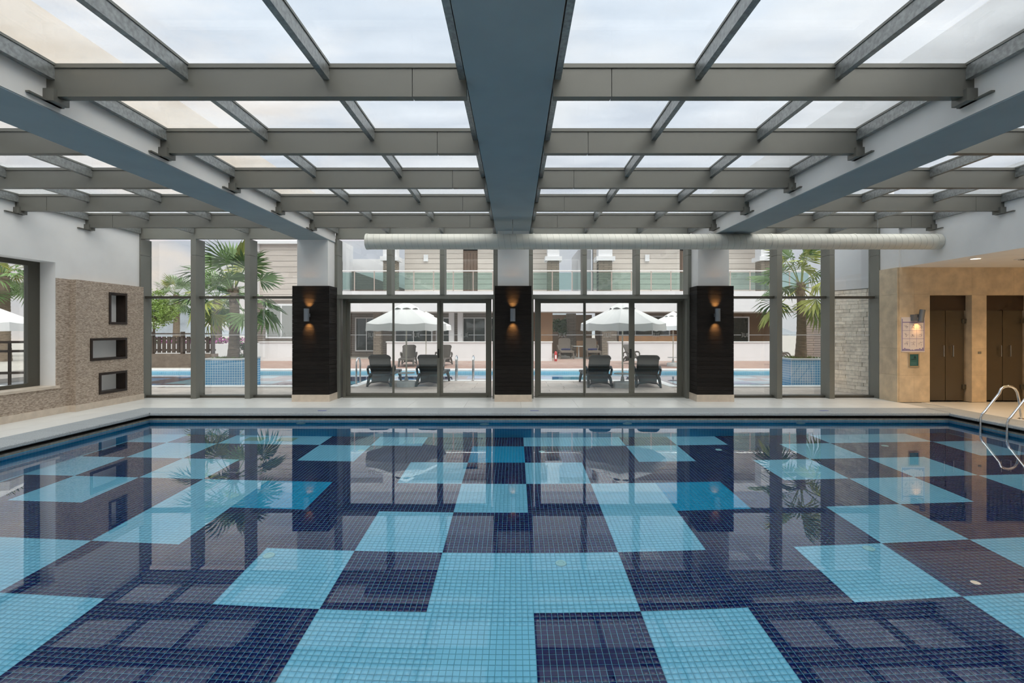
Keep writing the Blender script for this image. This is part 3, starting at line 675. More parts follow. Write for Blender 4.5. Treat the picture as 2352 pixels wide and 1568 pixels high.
MB().box(-.42,.42,-.16,.16,-.012,0).obj('frame', WHITE, vent)
for q in range(6): boxo('slat', -.38, .38, -.13+q*.047, -.115+q*.047, -.018, -.012, ALU_D, vent)
# depth markers on the coping
for x, lb in ((-3.87, 'blue depth plate on the coping near the first pillar'), (.39, 'navy depth plate on the coping under the middle pillar'), (6.2, 'blue depth plate on the coping facing the corner palm')):
    o = boxo('depth_plate', x-.085, x+.085, PY1+.20, PY1+.245, 0, .002, BLUEPL, None); tag(o, lb, 'sign')
o = boxo('depth_plate', 0, .16, 0, .05, 0, .002, BLUEPL, None); o.location = (8.78, 7.95, .001); o.scale = (.05, .17, .002); tag(o, 'blue depth plate on the coping beside the handrail', 'sign')

# ================================================================== OUTSIDE
PAVE = pmat('sand_paver', (.50, .44, .40), .7, var=.12, vscale=6, obj_var=.10)
PAVE_BED = pmat('paver_joint', (.30, .27, .25), .9)
REDBR = brickmat('red_block_paving', (.30, .17, .14), (.40, .27, .22), (.42, .38, .36), .22, .11, .008, .75, .2, 'xy')
OWHITE = pmat('garden_white_render', (.78, .78, .80), .85, var=.03, vscale=2)
OCOP = pmat('white_coping', (.76, .77, .78), .6, var=.05, vscale=8)
OTILE = brickmat('blue_mosaic', lin(105, 165, 205), lin(92, 155, 200), lin(200, 222, 230), .075, .075, .008, .2, .2, 'xz', 0)
OTILE_Y = brickmat('blue_mosaic_side', lin(105, 165, 205), lin(92, 155, 200), lin(200, 222, 230), .075, .075, .008, .2, .2, 'yz', 0)
BOARD = pmat('beige_siding', (.60, .54, .49), .7, var=.06, vscale=2, vstretch=(.5, 1, 4), obj_var=.05)
BOARD_G = brickmat('grey_siding', (.24, .20, .18), (.27, .23, .20), (.09, .08, .07), 3.0, .115, .012, .7, .5, 'xz')
BROWN = pmat('brown_render', (.16, .10, .06), .8, var=.08, vscale=2)
ORANGE = pmat('ochre_panel', (.36, .20, .10), .7, var=.1, vscale=3)
DGLASS = pmat('dark_shopfront_glass', (.02, .03, .03), .04, spec=.8)
BRICKP = brickmat('stacked_stone', (.24, .20, .16), (.30, .25, .20), (.10, .09, .08), .6, .10, .012, .8, .6, 'xz')
CHECK_O = None
def checkmat():
    m, n, l = newmat('outdoor_pool_mosaic')
    o = n.new('ShaderNodeOutputMaterial'); p = n.new('ShaderNodeBsdfPrincipled'); l.new(p.outputs[0], o.inputs[0]); p.inputs['Roughness'].default_value = .2
    geo = n.new('ShaderNodeNewGeometry'); mp = n.new('ShaderNodeMapping'); mp.inputs['Scale'].default_value = (1/.936,)*3; l.new(geo.outputs['Position'], mp.inputs[0])
    fl = n.new('ShaderNodeVectorMath'); fl.operation = 'FLOOR'; l.new(mp.outputs[0], fl.inputs[0])
    wn_ = n.new('ShaderNodeTexWhiteNoise'); wn_.noise_dimensions = '2D'; l.new(fl.outputs[0], wn_.inputs['Vector'])
    cr = n.new('ShaderNodeValToRGB'); cr.color_ramp.interpolation = 'CONSTANT'; cr.color_ramp.elements[0].color = lin(18, 40, 96); cr.color_ramp.elements[1].position = .5; cr.color_ramp.elements[1].color = lin(120, 205, 228)
    e = cr.color_ramp.elements.new(.88); e.color = lin(0, 150, 215)
    l.new(wn_.outputs[0], cr.inputs[0]); l.new(cr.outputs[0], p.inputs['Base Color'])
    return m
CHECK_O = checkmat()
OWALL = brickmat('outdoor_pool_wall_tile', lin(135, 188, 212), lin(122, 180, 207), lin(165, 210, 222), .075, .075, .006, .2, .1, 'xz', 0)
OY0, OY1, OX0, OX1 = 14.2, 19.6, -17.0, 17.0
# terrace ground in one slab round the outdoor pool, a peninsula for the loungers
gr = MB()
for (x0,x1,y0,y1) in ((OX0-3,OX1+3,12.0,OY0),(-4.77,4.65,OY0,15.75),(OX0-3,OX0,OY0,OY1),(OX1,OX1+3,OY0,OY1)): gr.box(x0,x1,y0,y1,-.6,-.012)
ground = tag(gr.obj('ground_terrace', PAVE_BED), 'sand coloured paved terrace between the glass doors and the outdoor pool', 'terrace', 'structure')
px_, py_ = .84, .42
y = 11.9; r_ = 0
while y < 15.3:
    xa, xb = (-10.0, 10.0) if y+py_ < OY0-.25 else (-4.5, 4.4)
    x = xa-(r_ % 2)*px_/2
    while x < xb:
        if x+px_ <= xb+px_ : boxo('paver', max(x, xa)+.004, min(x+px_, xb)-.004, y+.004, y+py_-.004, -.012, 0, PAVE, ground)
        x += px_
    y += py_; r_ += 1
boxo('paving', OX0-3, -10.0, 12.0, OY0-.28, -.012, 0, PAVE, ground); boxo('paving', 10.0, OX1+3, 12.0, OY0-.28, -.012, 0, PAVE, ground)
oc = thing('outdoor_coping', 'white stone edging of the outdoor pool', 'coping', kind='structure')
for (x0,x1,y0,y1) in ((OX0,-4.5,OY0-.28,OY0),(-4.77,-4.5,OY0,15.75),(4.4,4.65,OY0,15.75),(4.4,OX1,OY0-.28,OY0),(-4.5,4.4,15.45,15.75)):
    L = max(x1-x0, y1-y0); kx = (x1-x0) > (y1-y0); nseg = max(1, round(L/.9))
    for q in range(nseg):
        a, b = q/nseg, (q+1)/nseg
        if kx: boxo('coping_stone', x0+L*a+.003, x0+L*b-.003, y0, y1, -.05, .004, OCOP, oc)
        else: boxo('coping_stone', x0, x1, y0+L*a+.003, y0+L*b-.003, -.05, .004, OCOP, oc)
nseg = 38
for q in range(nseg): boxo('coping_stone', OX0+34*q/nseg+.003, OX0+34*(q+1)/nseg-.003, OY1, OY1+.55, -.05, .012, OCOP, oc)
ob = thing('outdoor_pool', 'outdoor pool basin chequered in light and dark blue', 'pool', kind='structure')
MB().quad((OX0,OY0,-1.3),(OX1,OY0,-1.3),(OX1,OY1,-1.3),(OX0,OY1,-1.3)).obj('basin_floor', CHECK_O, ob)
MB().box(OX0,OX1,OY1,OY1+.2,-1.3,-.05).box(OX0,OX1,OY0-.2,OY0,-1.3,-.05).obj('basin_side', OWALL, ob)
MB().box(-4.77,4.65,15.75,15.76,-1.3,-.05).obj('basin_side', OWALL, ob); MB().box(-4.78,-4.77,OY0,15.76,-1.3,-.05).box(4.65,4.66,OY0,15.76,-1.3,-.05).obj('basin_side', OWALL, ob)
ow = MB(); ow.quad((OX0,OY0,-.13),(-4.78,OY0,-.13),(-4.78,OY1,-.13),(OX0,OY1,-.13)); ow.quad((4.66,OY0,-.13),(OX1,OY0,-.13),(OX1,OY1,-.13),(4.66,OY1,-.13)); ow.quad((-4.78,15.76,-.13),(4.66,15.76,-.13),(4.66,OY1,-.13),(-4.78,OY1,-.13))
tag(ow.obj('outdoor_water', WATER2), 'rippled water in the outdoor pool beyond the glass', 'water', 'stuff')
tag(MB().box(-13.2,30,OY1+.55,27,-.4,0).obj('ground_block_paving', REDBR), 'reddish block paving on the far side of the outdoor pool', 'paving', 'structure')
tag(MB().box(-70,-13.2,OY1+.55,80,-.4,-.01).box(-70,OX0-3,8,OY1+.55,-.4,-.01).box(-70,70,80,140,-.5,-.01).box(-13.2,70,27,80,-.4,-.012).box(20,70,8,27,-.4,-.02).obj('ground_garden', pmat('pale_gravel', (.46,.43,.39), .9, var=.1, vscale=2)), 'pale open ground beyond the pool garden', 'ground', 'structure')

# low white walls
for (x0, x1, lb) in ((-13.2,-11.0,'short white garden wall behind the palm planter'), (-6.63,1.91,'long low white garden wall behind the far loungers'), (4.84,13.4,'low white garden wall beyond the third parasol')):
    w_ = thing('garden_wall', lb, 'wall', kind='structure', group='low white garden walls')
    boxo('wall_body', x0, x1, 25.2, 25.45, 0, .95, OWHITE, w_); boxo('wall_cap', x0-.04, x1+.04, 25.15, 25.5, .95, 1.0, OCOP, w_)

# ---------------------------------------------------------------- hotel building behind
b1 = thing('hotel_building', 'beige boarded hotel block with a glass-railed balcony across the pool', 'building')
YB = 29.6
def boards(parent, x0, x1, z0, z1, y, pitch, holes=()):
    z = z0
    while z < z1-.02:
        zt = min(z+pitch, z1)
        segs = [(x0, x1)]
        for (h0, h1, hz0, hz1) in holes:
            if hz0 < (z+zt)/2 < hz1:
                ns = []
                for a, b in segs:
                    if h0 > a and h1 < b: ns += [(a, h0), (h1, b)]
                    elif h0 <= a < h1 < b: ns.append((h1, b))
                    elif a < h0 < b <= h1: ns.append((a, h0))
                    else: ns.append((a, b))
                segs = ns
        for a, b in segs: boxo('siding_board', a, b, y, y+.04, z+.008, zt-.008, BOARD, parent)
        z = zt
UZ = 3.75; RT = 7.2
boxo('upper_wall', -6.7, 2.45, YB+.04, YB+.3, UZ-.3, RT, CORE, b1); boxo('upper_wall', 4.75, 16.0, YB+.04, YB+.3, UZ-.3, RT, CORE, b1)
boards(b1, -6.7, 2.45, UZ, RT, YB, .31, [(-3.15,-2.27,UZ,6.4)]); boards(b1, 4.75, 16.0, UZ, RT, YB, .31, [(10.0,10.9,UZ,6.4)])
for (a, b) in ((-3.15,-2.27),(10.0,10.9)):
    d = boxo('balcony_door', a, b, YB-.01, YB+.05, UZ, 6.4, pmat('brown_door_%d' % int(a*10), (.13,.085,.06), .5), b1)
    for q in range(4): boxo('door_panel', a+.08+q*.19, a+.08+q*.19+.15, YB-.03, YB-.01, UZ+.1, 6.3, pmat('brown_door_%d%d' % (int(a*10), q), (.15,.10,.075), .5), b1)
# balcony slab fascia, soffit, roof edge
boxo('balcony_slab', -13.4, 16.5, 27.0, YB+.1, 2.61, UZ, OWHITE, b1)
boxo('roof_slab', -13.4, 16.5, 29.0, YB+.5, RT, RT+.5, OWHITE, b1)
rail = MB().tube([(-11.4,27.05,4.87),(15.9,27.05,4.87)], .03, 8); rail.obj('handrail', STEEL, b1, True)
k = 0; x = -11.1
while x < 15.8:
    MB().box(x-.025,x+.025,27.03,27.07,UZ,4.85).obj('rail_post', pmat('rail_post_metal', (.60,.50,.44), .3, .5) if 'rail_post_metal' not in MATS else MATS['rail_post_metal'], b1)
    boxo('glass_panel', x+.04, x+1.057, 27.045, 27.057, UZ+.08, 4.78, SIDEG, b1)
    x += 1.097
# stone-footed balcony columns
for (a, b) in ((-7.65,-6.78),(1.82,2.6),(4.75,5.65),(14.1,14.9)):
    boxo('column_foot', a+.06, b-.06, 28.05, 28.75, UZ, 5.58, BRICKP, b1); boxo('column_cap', a-.09, b+.09, 27.92, 28.88, 5.58, 5.82, OWHITE, b1); boxo('column_shaft', a+.05, b-.05, 28.05, 28.75, 5.82, RT, OWHITE, b1)
for x in (-5.4, 8.0): boxo('wall_lamp', x-.13, x+.13, YB-.12, YB, 5.75, 6.15, OWHITE, b1)
# left recess: white stair wall and door
boxo('recess_wall', -13.2, -7.2, 32.8, 33.0, 2.6, 6.35, OWHITE, b1); boxo('recess_side', -11.6, -10.9, 28.4, 32.8, UZ, RT, OWHITE, b1); boxo('recess_foot', -11.75, -10.75, 28.3, 28.5, UZ, 5.5, BRICKP, b1)
boxo('recess_door', -10.88, -10.85, 29.6, 30.7, UZ, 5.9, DGLASS, b1)
MB().hexa([(-10.8,32.2,UZ),(-7.3,32.2,UZ),(-7.3,32.4,UZ),(-10.8,32.4,UZ),(-10.8,32.2,5.5),(-7.3,32.2,4.3),(-7.3,32.4,4.3),(-10.8,32.4,5.5)]).obj('stair_flank', BOARD_G, b1)
# gap with a white chimney block behind
boxo('rear_block', 3.95, 4.75, 30.5, 34, UZ, 6.6, OWHITE, b1)
# ground floor: piers, shop glass, brown recess
boxo('ground_wall', -13.2, 1.5, YB, YB+.3, 0, 2.61, BOARD_G, b1); boxo('ground_wall', 4.9, 16, YB, YB+.3, 0, 2.61, BROWN, b1); boxo('ground_back', 1.3, 5.2, 33.0, 33.2, 0, 2.61, BROWN, b1)
def shop(x0, x1, z0=.3, z1=2.35, mull_=2):
    f = MB().box(x0, x1, YB-.06, YB, z0, z1).obj('window', OWHITE, b1); n_ = mull_
    for q in range(n_): 
        a = x0+.06+(x1-x0-.12)*q/n_; g = boxo('pane', a+.03, a+(x1-x0-.12)/n_-.03, YB-.075, YB-.06, z0+.07, z1-.07, DGLASS, f)
for (a, b) in ((-11.9,-10.5),(-9.7,-8.3),(-7.3,-5.0),(-4.8,-3.9),(-3.2,-1.75),(-1.5,-.3)): shop(a, b)
for x in (-3.86, -3.35): boxo('white_pier', x, x+.3, 28.4, 28.7, 0, 2.61, OWHITE, b1)
boxo('brick_pier', -8.2, -7.75, 28.2, 28.6, 0, 2.61, BRICKP, b1); boxo('brick_pier', 5.0, 5.85, 28.0, 28.5, 0, 2.61, BRICKP, b1)
boxo('ochre_panel', 1.45, 2.2, 28.6, 28.75, 0, 2.61, ORANGE, b1); boxo('ochre_panel', 1.0, 1.45, 28.9, 29.0, 0, 2.61, BROWN, b1)
boxo('ochre_counter', 6.0, 9.6, 28.2, 28.5, 0, 1.25, ORANGE, b1); boxo('stone_pier', 3.2, 3.75, 30.0, 30.6, 0, 2.61, BRICKP, b1)
shop(6.2, 9.4, 1.2, 2.45, 3); shop(12.4, 14.2, .4, 2.4, 1)
boxo('brick_screen', 3.65, 4.9, 28.9, 29.0, 0, .95, ORANGE, b1)
boxo('siding_wall', 14.6, 20, 24.5, 24.8, 0, 2.61, BOARD_G, b1)
# left wing, nearer the palm windows
b2 = thing('hotel_wing', 'grey-beige boarded hotel wing with a white roof frame behind the palm', 'building')
boxo('wing_wall', -14.0, -10.6, 26.3, 26.6, 0, 6.4, CORE, b2)
boards(b2, -13.75, -10.6, 3.2, 6.2, 26.25, .30); boxo('lower_siding', -14.0, -10.6, 26.24, 26.3, .9, 3.2, BOARD_G, b2); boxo('base_band', -14.0, -10.6, 26.22, 26.3, 0, .9, OWHITE, b2)
boxo('white_frame', -14.25, -13.75, 26.0, 26.6, 3.2, 6.5, OWHITE, b2); boxo('white_frame', -14.25, -10.6, 26.0, 26.6, 6.2, 6.75, OWHITE, b2)
wnd = MB().box(-13.4, -11.0, 26.19, 26.24, 1.15, 3.0).obj('window', OWHITE, b2)
for q in range(3): boxo('pane', -13.3+q*.78, -12.6+q*.78, 26.17, 26.19, 1.25, 2.9, pmat('hazy_pane%d' % q, (.30,.31,.30), .1), wnd)

# rough stone garden wall at the right, with a white wall above
RS = pmat('rough_limestone', (.95, .85, .73), .85, var=.16, vscale=12, bump=.45, bscale=26, obj_var=.14)
gw = thing('wall_outside_right', 'rough pale limestone block wall beside the last window bay', 'wall', (8.88, 11.95, 0), math.radians(90+22), kind='structure')
# local +x runs away from the facade, local +y faces the pool side
boxo('wall_core', 0, 1.35, -.3, -.015, 0, 2.66, GROUT, gw); boxo('plaster_top', -.2, 1.35, -.3, .0, 2.66, 5.6, OWHITE, gw); boxo('plaster_band', -.2, 1.36, -.3, .02, 2.66, 2.90, OWHITE, gw)
random.seed(11); z = 0; r_ = 0
while z < 2.64:
    hh = random.choice((.085,.10,.12)); hh = min(hh, 2.66-z); x = 0
    while x < 1.33:
        ww = min(random.uniform(.14,.36), 1.35-x); ww = ww if 1.35-x-ww > .06 else 1.35-x
        boxo('stone_block', x+.003, x+ww-.003, -.03, random.uniform(.0,.014), z+.003, z+hh-.003, RS, gw); x += ww
    z += hh

# ---------------------------------------------------------------- parasols
CANV = pmat('white_canvas', (.80, .80, .80), .9, var=.03, vscale=6); POLE = pmat('cream_pole', (.70,.66,.56), .4); BASE = pmat('grey_concrete_base', (.52,.54,.54), .8, var=.08, vscale=12)
def canvas_tl():
    m, n, l = newmat('parasol_canvas'); o = n.new('ShaderNodeOutputMaterial'); d = n.new('ShaderNodeBsdfDiffuse'); t = n.new('ShaderNodeBsdfTranslucent'); x = n.new('ShaderNodeMixShader')
    d.inputs[0].default_value = (.88,.88,.88,1); t.inputs[0].default_value = (.8,.78,.74,1); x.inputs[0].default_value = .12
    l.new(d.outputs[0], x.inputs[1]); l.new(t.outputs[0], x.inputs[2]); l.new(x.outputs[0], o.inputs[0]); return m
CANV = canvas_tl()
def make_parasol(label):
    t = thing('parasol', label, 'parasol', group='white parasols round the pools')
    R = 1.17; n = 8; zr, zt = 1.80, 2.28; cv = MB(); segs = 6
    # canopy: sagging panels between eight ribs, valance below
    ring = []
    M = n*4
    for lv, (f, zz) in enumerate(((.16, zt), (.45, zt-.16), (.75, zt-.335), (1.0, zr), (1.0, zr-.21))):
        row = []
        for k in range(M):
            a = 2*PI*k/M+PI/8; u = (k % 4)/4; cosf = math.cos(PI/n)/math.cos((u-.5)*2*PI/n) if True else 1
            sag = -.035*math.sin(PI*u)*(1 if 0 < lv < 4 else 0)
            rr = R*f*cosf/ math.cos(PI/n)*math.cos(PI/n)
            wob = .012*math.sin(k*2.7) if lv == 4 else 0
            row.append((rr*math.cos(a)*(1.0 if lv < 4 else 1.012), rr*math.sin(a)*(1.0 if lv < 4 else 1.012), zz+sag+wob))
        ring.append(row)
    vs = [p for r in ring for p in r]; fs = [(i*M+k, i*M+(k+1) % M, (i+1)*M+(k+1) % M, (i+1)*M+k) for i in range(4) for k in range(M)]
    cv.add(vs, fs); o = cv.obj('canopy', CANV, t); o.modifiers.new('thick', 'SOLIDIFY').thickness = .004
    vent = MB(); vs = []; 
    for k in range(M):
        a = 2*PI*k/M+PI/8; u = (k % 4)/4; vs.append((.36*math.cos(a), .36*math.sin(a), zt-.085+.045*math.sin(PI*u)))
    vs.append((0,0,zt+.15)); vent.add(vs, [(k, (k+1) % M, M) for k in range(M)]); o = vent.obj('vent_cap', CANV, t); o.modifiers.new('thick', 'SOLIDIFY').thickness = .004
    MB().tube([(0,0,.1),(0,0,zt+.1)], .022, 12).obj('pole', POLE, t, True)
    MB().lathe([(.008,zt+.13),(.02,zt+.15),(.012,zt+.19)], 12).obj('finial', POLE, t, True)
    rb = MB()
    for k in range(n):
        a = 2*PI*k/n+PI/8; o = MB().tube([(.03*math.cos(a),.03*math.sin(a),zt+.02),(R*.98*math.cos(a),R*.98*math.sin(a),zr-.02)], .009, 6).obj('rib', POLE, t)
    MB().lathe([(.27,0),(.27,.12),(.255,.15),(.06,.17),(.035,.30)], 28).obj('weighted_base', BASE, t, True)
    MB().lathe([(.05,.36),(.235,.375),(.235,.395),(.05,.40)], 28).obj('table_disc', BASE, t, True)
    return t
P0 = make_parasol('white parasol between two loungers behind the first sliding door'); P0.location = (-3.11, 13.95, 0); P0.rotation_euler = (0,0,.25)
put(P0, (3.03, 13.75, 0), .1, 'white parasol between two loungers behind the second sliding door')
put(P0, (7.0, 21.6, 0), .3, 'smaller white parasol across the pool by the low wall')
put(P0, (-4.0, 21.9, 0), .2, 'white parasol hidden behind the first, its pole between far loungers')
put(P0, (-12.95, 11.6, .0), .2, 'white parasol seen through the side window')
for (x, y, lb) in ((-21.0,34.5,'distant white parasol beside the round green tree'), (-17.6,33.5,'distant white parasol behind the palm trunk'), (-29.5,38,'distant white parasol at the fence end'), (-14.9,37.5,'distant white parasol beyond the flower bed')):
    p = put(P0, (x, y, 0), .4, lb); p.scale = (1.35, 1.35, 1.15)

# ---------------------------------------------------------------- loungers
RES = pmat('grey_resin', (.045, .052, .052), .4, var=.1, vscale=6); RESB = pmat('taupe_resin', (.085, .075, .065), .45); WICK = brickmat('taupe_wicker', (.20,.17,.14), (.27,.23,.19), (.10,.08,.07), .03, .012, .002, .7, .5, 'xz')
TOWEL = pmat('navy_towel', (.03, .035, .10), .95, bump=.3, bscale=60)
def rounded(w_, h_, r, n=5):
    pts = []
    for cx, cy_, a0 in ((w_/2-r, h_-r, 0), (-w_/2+r, h_-r, 90), (-w_/2+.02, .02, 180), (w_/2-.02, .02, 270)):
        rr = r if cy_ > .1 else .02
        for k in range(n+1):
            a = math.radians(a0+90*k/n); pts.append((cx+rr*math.cos(a), cy_+rr*math.sin(a)))
    return pts
def make_lounger(mat, label, group, towel=False, wicker=False):
    """head end towards -y, foot end towards +y"""
    t = thing('sun_lounger', label, 'lounger', group=group)
    # reclined backrest
    P = rounded(.60, .68, .13); n = len(P); hinge = Vector((0, .42, .30)); d = Vector((0, -.36, .64)).normalized(); nr = Vector((0, d.z, -d.y))
    f = [hinge+Vector((p[0], 0, 0))+d*p[1]+nr*(.05*(p[0]/.30)**2) for p in P]; g = [q-nr*.035 for q in f]
    MB().add([tuple(q) for q in f]+[tuple(q) for q in g], [tuple(range(n)), tuple(range(2*n-1, n-1, -1))]+[(k, n+k, n+(k+1) % n, (k+1) % n) for k in range(n)]).obj('backrest', mat, t)
    if not wicker: MB().tube([tuple(q-nr*.017) for q in f[:2*6]], .024, 8).obj('backrest_rim', mat, t, True)
    # seat of broad slats
    for k in range(8): MB().box(-.27, .27, .45+k*.17, .45+k*.17+.155, .335, .36).obj('seat_slat', mat, t)
    MB().box(-.31,-.27,.30,1.84,.29,.365).box(.27,.31,.30,1.84,.29,.365).box(-.31,.31,1.80,1.86,.29,.365).obj('frame', mat, t)
    for s in (-1, 1):
        MB().tube([(s*.29,.34,.33),(s*.315,.22,.22),(s*.335,.10,.0)], [.055,.045,.032], 8).obj('leg', mat, t, True)
        MB().tube([(s*.29,1.45,.33),(s*.31,1.58,.18),(s*.32,1.66,.0)], [.055,.045,.032], 8).obj('leg', mat, t, True)
        MB().tube([(s*.30,.62,.35),(s*.345,.58,.48),(s*.355,.50,.555),(s*.355,.36,.56),(s*.345,.20,.50),(s*.315,.18,.34)], [.028,.034,.038,.038,.034,.028], 8).obj('armrest', mat, t, True)
    MB().tube([(-.335,.10,.02),(-.25,.16,.11),(0,.20,.14),(.25,.16,.11),(.335,.10,.02)], .02, 8).obj('stretcher', mat, t, True); MB().hexa([(-.24,.20,.13),(.24,.20,.13),(.24,.23,.13),(-.24,.23,.13),(-.27,.33,.335),(.27,.33,.335),(.27,.36,.335),(-.27,.36,.335)]).obj('back_apron', mat, t)
    if towel: MB().tube([(-.22,1.0,.40),(0,1.02,.405),(.22,1.0,.40)], [.045,.05,.045], 12).obj('rolled_towel', TOWEL, t, True)
    return t
L0 = make_lounger(RES, 'grey resin lounger seen from behind, beside the first parasol, pillar side', 'grey resin loungers by the pool'); L0.location = (-3.86, 13.75, 0); L0.rotation_euler = (0,0,.04)
put(L0, (-2.48, 13.75, 0), -.05, 'grey resin lounger seen from behind, between the first parasol and the door handle')
put(L0, (2.38, 13.5, 0), .03, 'grey resin lounger seen from behind, left of the second parasol pole')
put(L0, (3.71, 13.5, 0), -.12, 'grey resin lounger seen from behind, right of the second parasol pole')
LF = make_lounger(RESB, 'taupe resin lounger facing across the pool, left of the far parasol pole', 'taupe loungers across the pool'); LF.location = (-4.95, 22.9, 0); LF.rotation_euler = (0,0,PI+.12)
put(LF, (-3.25, 22.9, 0), PI-.1, 'taupe resin lounger facing across the pool, right of the far parasol pole')
put(LF, (5.35, 23.6, 0), PI+.55, 'taupe resin lounger turned aside across the pool, near the smaller parasol')
put(LF, (8.1, 22.8, 0), PI-.1, 'taupe resin lounger across the pool behind the corridor-side pillar')
put(LF, (11.9, 22.4, 0), PI+.9, 'taupe resin lounger beside the palm trunk near the stone garden wall')
LWK = make_lounger(WICK, 'woven taupe lounger with a rolled navy towel by the ochre panel', 'woven loungers on the covered terrace', True, True); LWK.location = (2.85, 28.4, 0); LWK.rotation_euler = (0,0,PI); LWK.scale = (1.15,1,1.25)
c = put(LWK, (4.35, 28.4, 0), PI, 'woven taupe lounger with a rolled navy towel by the brick pier'); c.scale = (1.15,1,1.25)
for (x, y, lb) in ((-20.5,29.5,'small dark lounger on the open ground by the distant parasols'), (-18.6,29.0,'small dark lounger behind the palm trunk'), (-16.0,30.5,'small dark lounger beyond the flower bed')): put(L0, (x, y, 0), 1.2, lb)
tb = thing('side_table', 'round pale side table between the woven loungers', 'table', (3.6, 27.6, 0))
MB().lathe([(.32,.66),(.32,.69)], 24).obj('table_top', BASE, tb, True); MB().tube([(0,0,.02),(0,0,.66)], .03, 8).obj('leg', BASE, tb, True); MB().lathe([(.2,0),(.2,.02)], 20).obj('foot', BASE, tb, True)

# outdoor handrails
def hoop(loc, label, s=1):
    t = thing('outdoor_handrail', label, 'handrail', loc, 0, group='outdoor pool handrails')
    pts = [(0,.25,-.6),(0,.25,.25)]+[(0, .25-.18+.18*math.cos(math.radians(a)), .62+.16*math.sin(math.radians(a))) for a in (0,40,80,120,160,180)]+[(0,-.11,.3),(0,-.12,0)]
    MB().tube(pts, .024, 10).obj('rail_tube', STEEL, t, True); MB().lathe([(.05,0),(.05,.012)], 16, (0,-.12)).obj('floor_flange', STEEL, t, True)
hoop((-1.88, 15.6, .004), 'steel pool handrail hoop nearer the first parasol'); hoop((-1.34, 15.6, .004), 'steel pool handrail hoop nearer the middle pillar')
hoop((-4.7, 14.55, .004), 'steel pool handrail hoop at the paved corner beside the lounger')

# fire extinguisher
fe = thing('fire_extinguisher', 'red fire extinguisher at the end of the low white wall', 'fire extinguisher', (2.08, 24.95, 0))
MB().lathe([(.07,0),(.075,.03),(.075,.42),(.05,.49),(.02,.52)], 18).obj('cylinder', pmat('red_enamel', (.45,.03,.03), .3), fe, True)
MB().box(-.03,.07,-.015,.015,.52,.56).obj('lever', BLACK, fe); MB().tube([(.02,0,.53),(.1,0,.45),(.09,0,.25)], .01, 6).obj('hose', BLACK, fe, True); MB().box(-.04,.04,-.079,-.07,.12,.32).obj('paper_label', WHITE_PRINT, fe)

# ---------------------------------------------------------------- palms, planters, trees, flowers, fence
TRUNK = pmat('palm_bark', (.20,.155,.115), .95, var=.35, vscale=5, vstretch=(1,1,6), bump=.6, bscale=16)
FROND = pmat('palm_leaf', (.15,.24,.09), .5, var=.3, vscale=2, obj_var=.25, spec=.35); FROND2 = pmat('palm_leaf_yellow', (.32,.35,.08), .55, obj_var=.2)
PET = pmat('palm_stalk', (.20,.22,.08), .5); SOILG = pmat('low_planting', (.14,.20,.04), .8, var=.4, vscale=12)
random.seed(5)
def frond_mesh(mat, seed, droop, L=.80):
    """a fan leaf: stalk along +x, then a pleated fan of blades with drooping tips"""
    rnd = random.Random(seed); mb = MB()
    mb.tube([(0,0,0),(L*.5,0,.03),(L,0,.0)], [.016,.013,.009], 5)
    nb = 26
    for k in range(nb):
        a = math.radians(-112+224*k/(nb-1)); R = .78*(.80+.2*math.cos(a))*rnd.uniform(.93,1.05); fold = .03 if k % 2 else -.03
        da = math.radians(4.6); base = Vector((L,0,0)); dirv = Vector((math.cos(a), math.sin(a), 0)); per = Vector((-math.sin(a), math.cos(a), 0))
        m = base+dirv*R*.58+Vector((0,0,fold-droop*.10)); w_ = R*.58*da
        e = base+dirv*R*.95+Vector((0,0,-droop*.34*rnd.uniform(.8,1.3)))
        mb.add([tuple(base), tuple(m-per*w_+Vector((0,0,.012))), tuple(e), tuple(m+per*w_-Vector((0,0,.012)))], [(0,1,2,3)])
    me = mb.mesh('frond', mat); return me
FM = [frond_mesh(FROND, s, d_) for s, d_ in ((1,.5),(2,1.0),(3,.3))]; FMY = [frond_mesh(FROND2, 9, .9), frond_mesh(FROND2, 10, .4)]
def palm(loc, h, label, r0=.2, r1=.15, nfr=26, s=1.0, yellow=0.1, seed=1, name='fan_palm'):
    rnd = random.Random(seed); t = thing(name, label, 'palm', loc)
    mb = MB(); pts = []; rr = []; N = max(10, int(h/.09))
    for k in range(N+1):
        u = k/N; pts.append((.03*math.sin(u*3), .02*u, h*u)); rr.append((r0*(1.25-.25*min(1, u*4)) if u < .25 else r0+(r1-r0)*(u-.25)/.75)*(1+.05*(k % 2)))
    mb.tube(pts, rr, 14).obj('trunk', TRUNK, t, True)
    hd = MB()
    for k in range(40):
        a = rnd.uniform(0, 2*PI); z = h-.55*rnd.random()*min(1, h/2); q = Vector((math.cos(a), math.sin(a), 0))*r1; u_ = Vector((math.cos(a)*.09, math.sin(a)*.09, .16)); sd = Vector((-math.sin(a), math.cos(a), 0))*.04
        b_ = q+Vector((0,0,z)); hd.add([tuple(b_-sd), tuple(b_+sd), tuple(b_+u_)], [(0,1,2)])
    hd.obj('leaf_bases', TRUNK, t)
    for k in range(nfr):
        me_ = rnd.choice(FMY) if rnd.random() < yellow else rnd.choice(FM)
        o = bpy.data.objects.new('frond', me_); COL.objects.link(o); o.parent = t
        u = k/(nfr-1); el = math.radians(82-130*u+rnd.uniform(-10,10)); az = k*2.399+rnd.uniform(-.3,.3)
        o.location = (.06*math.cos(az), .06*math.sin(az), h+.04-.25*u); o.scale = (s*rnd.uniform(.9,1.1),)*3
        o.rotation_euler = (rnd.uniform(-.5,.5), -el, az)
    return t
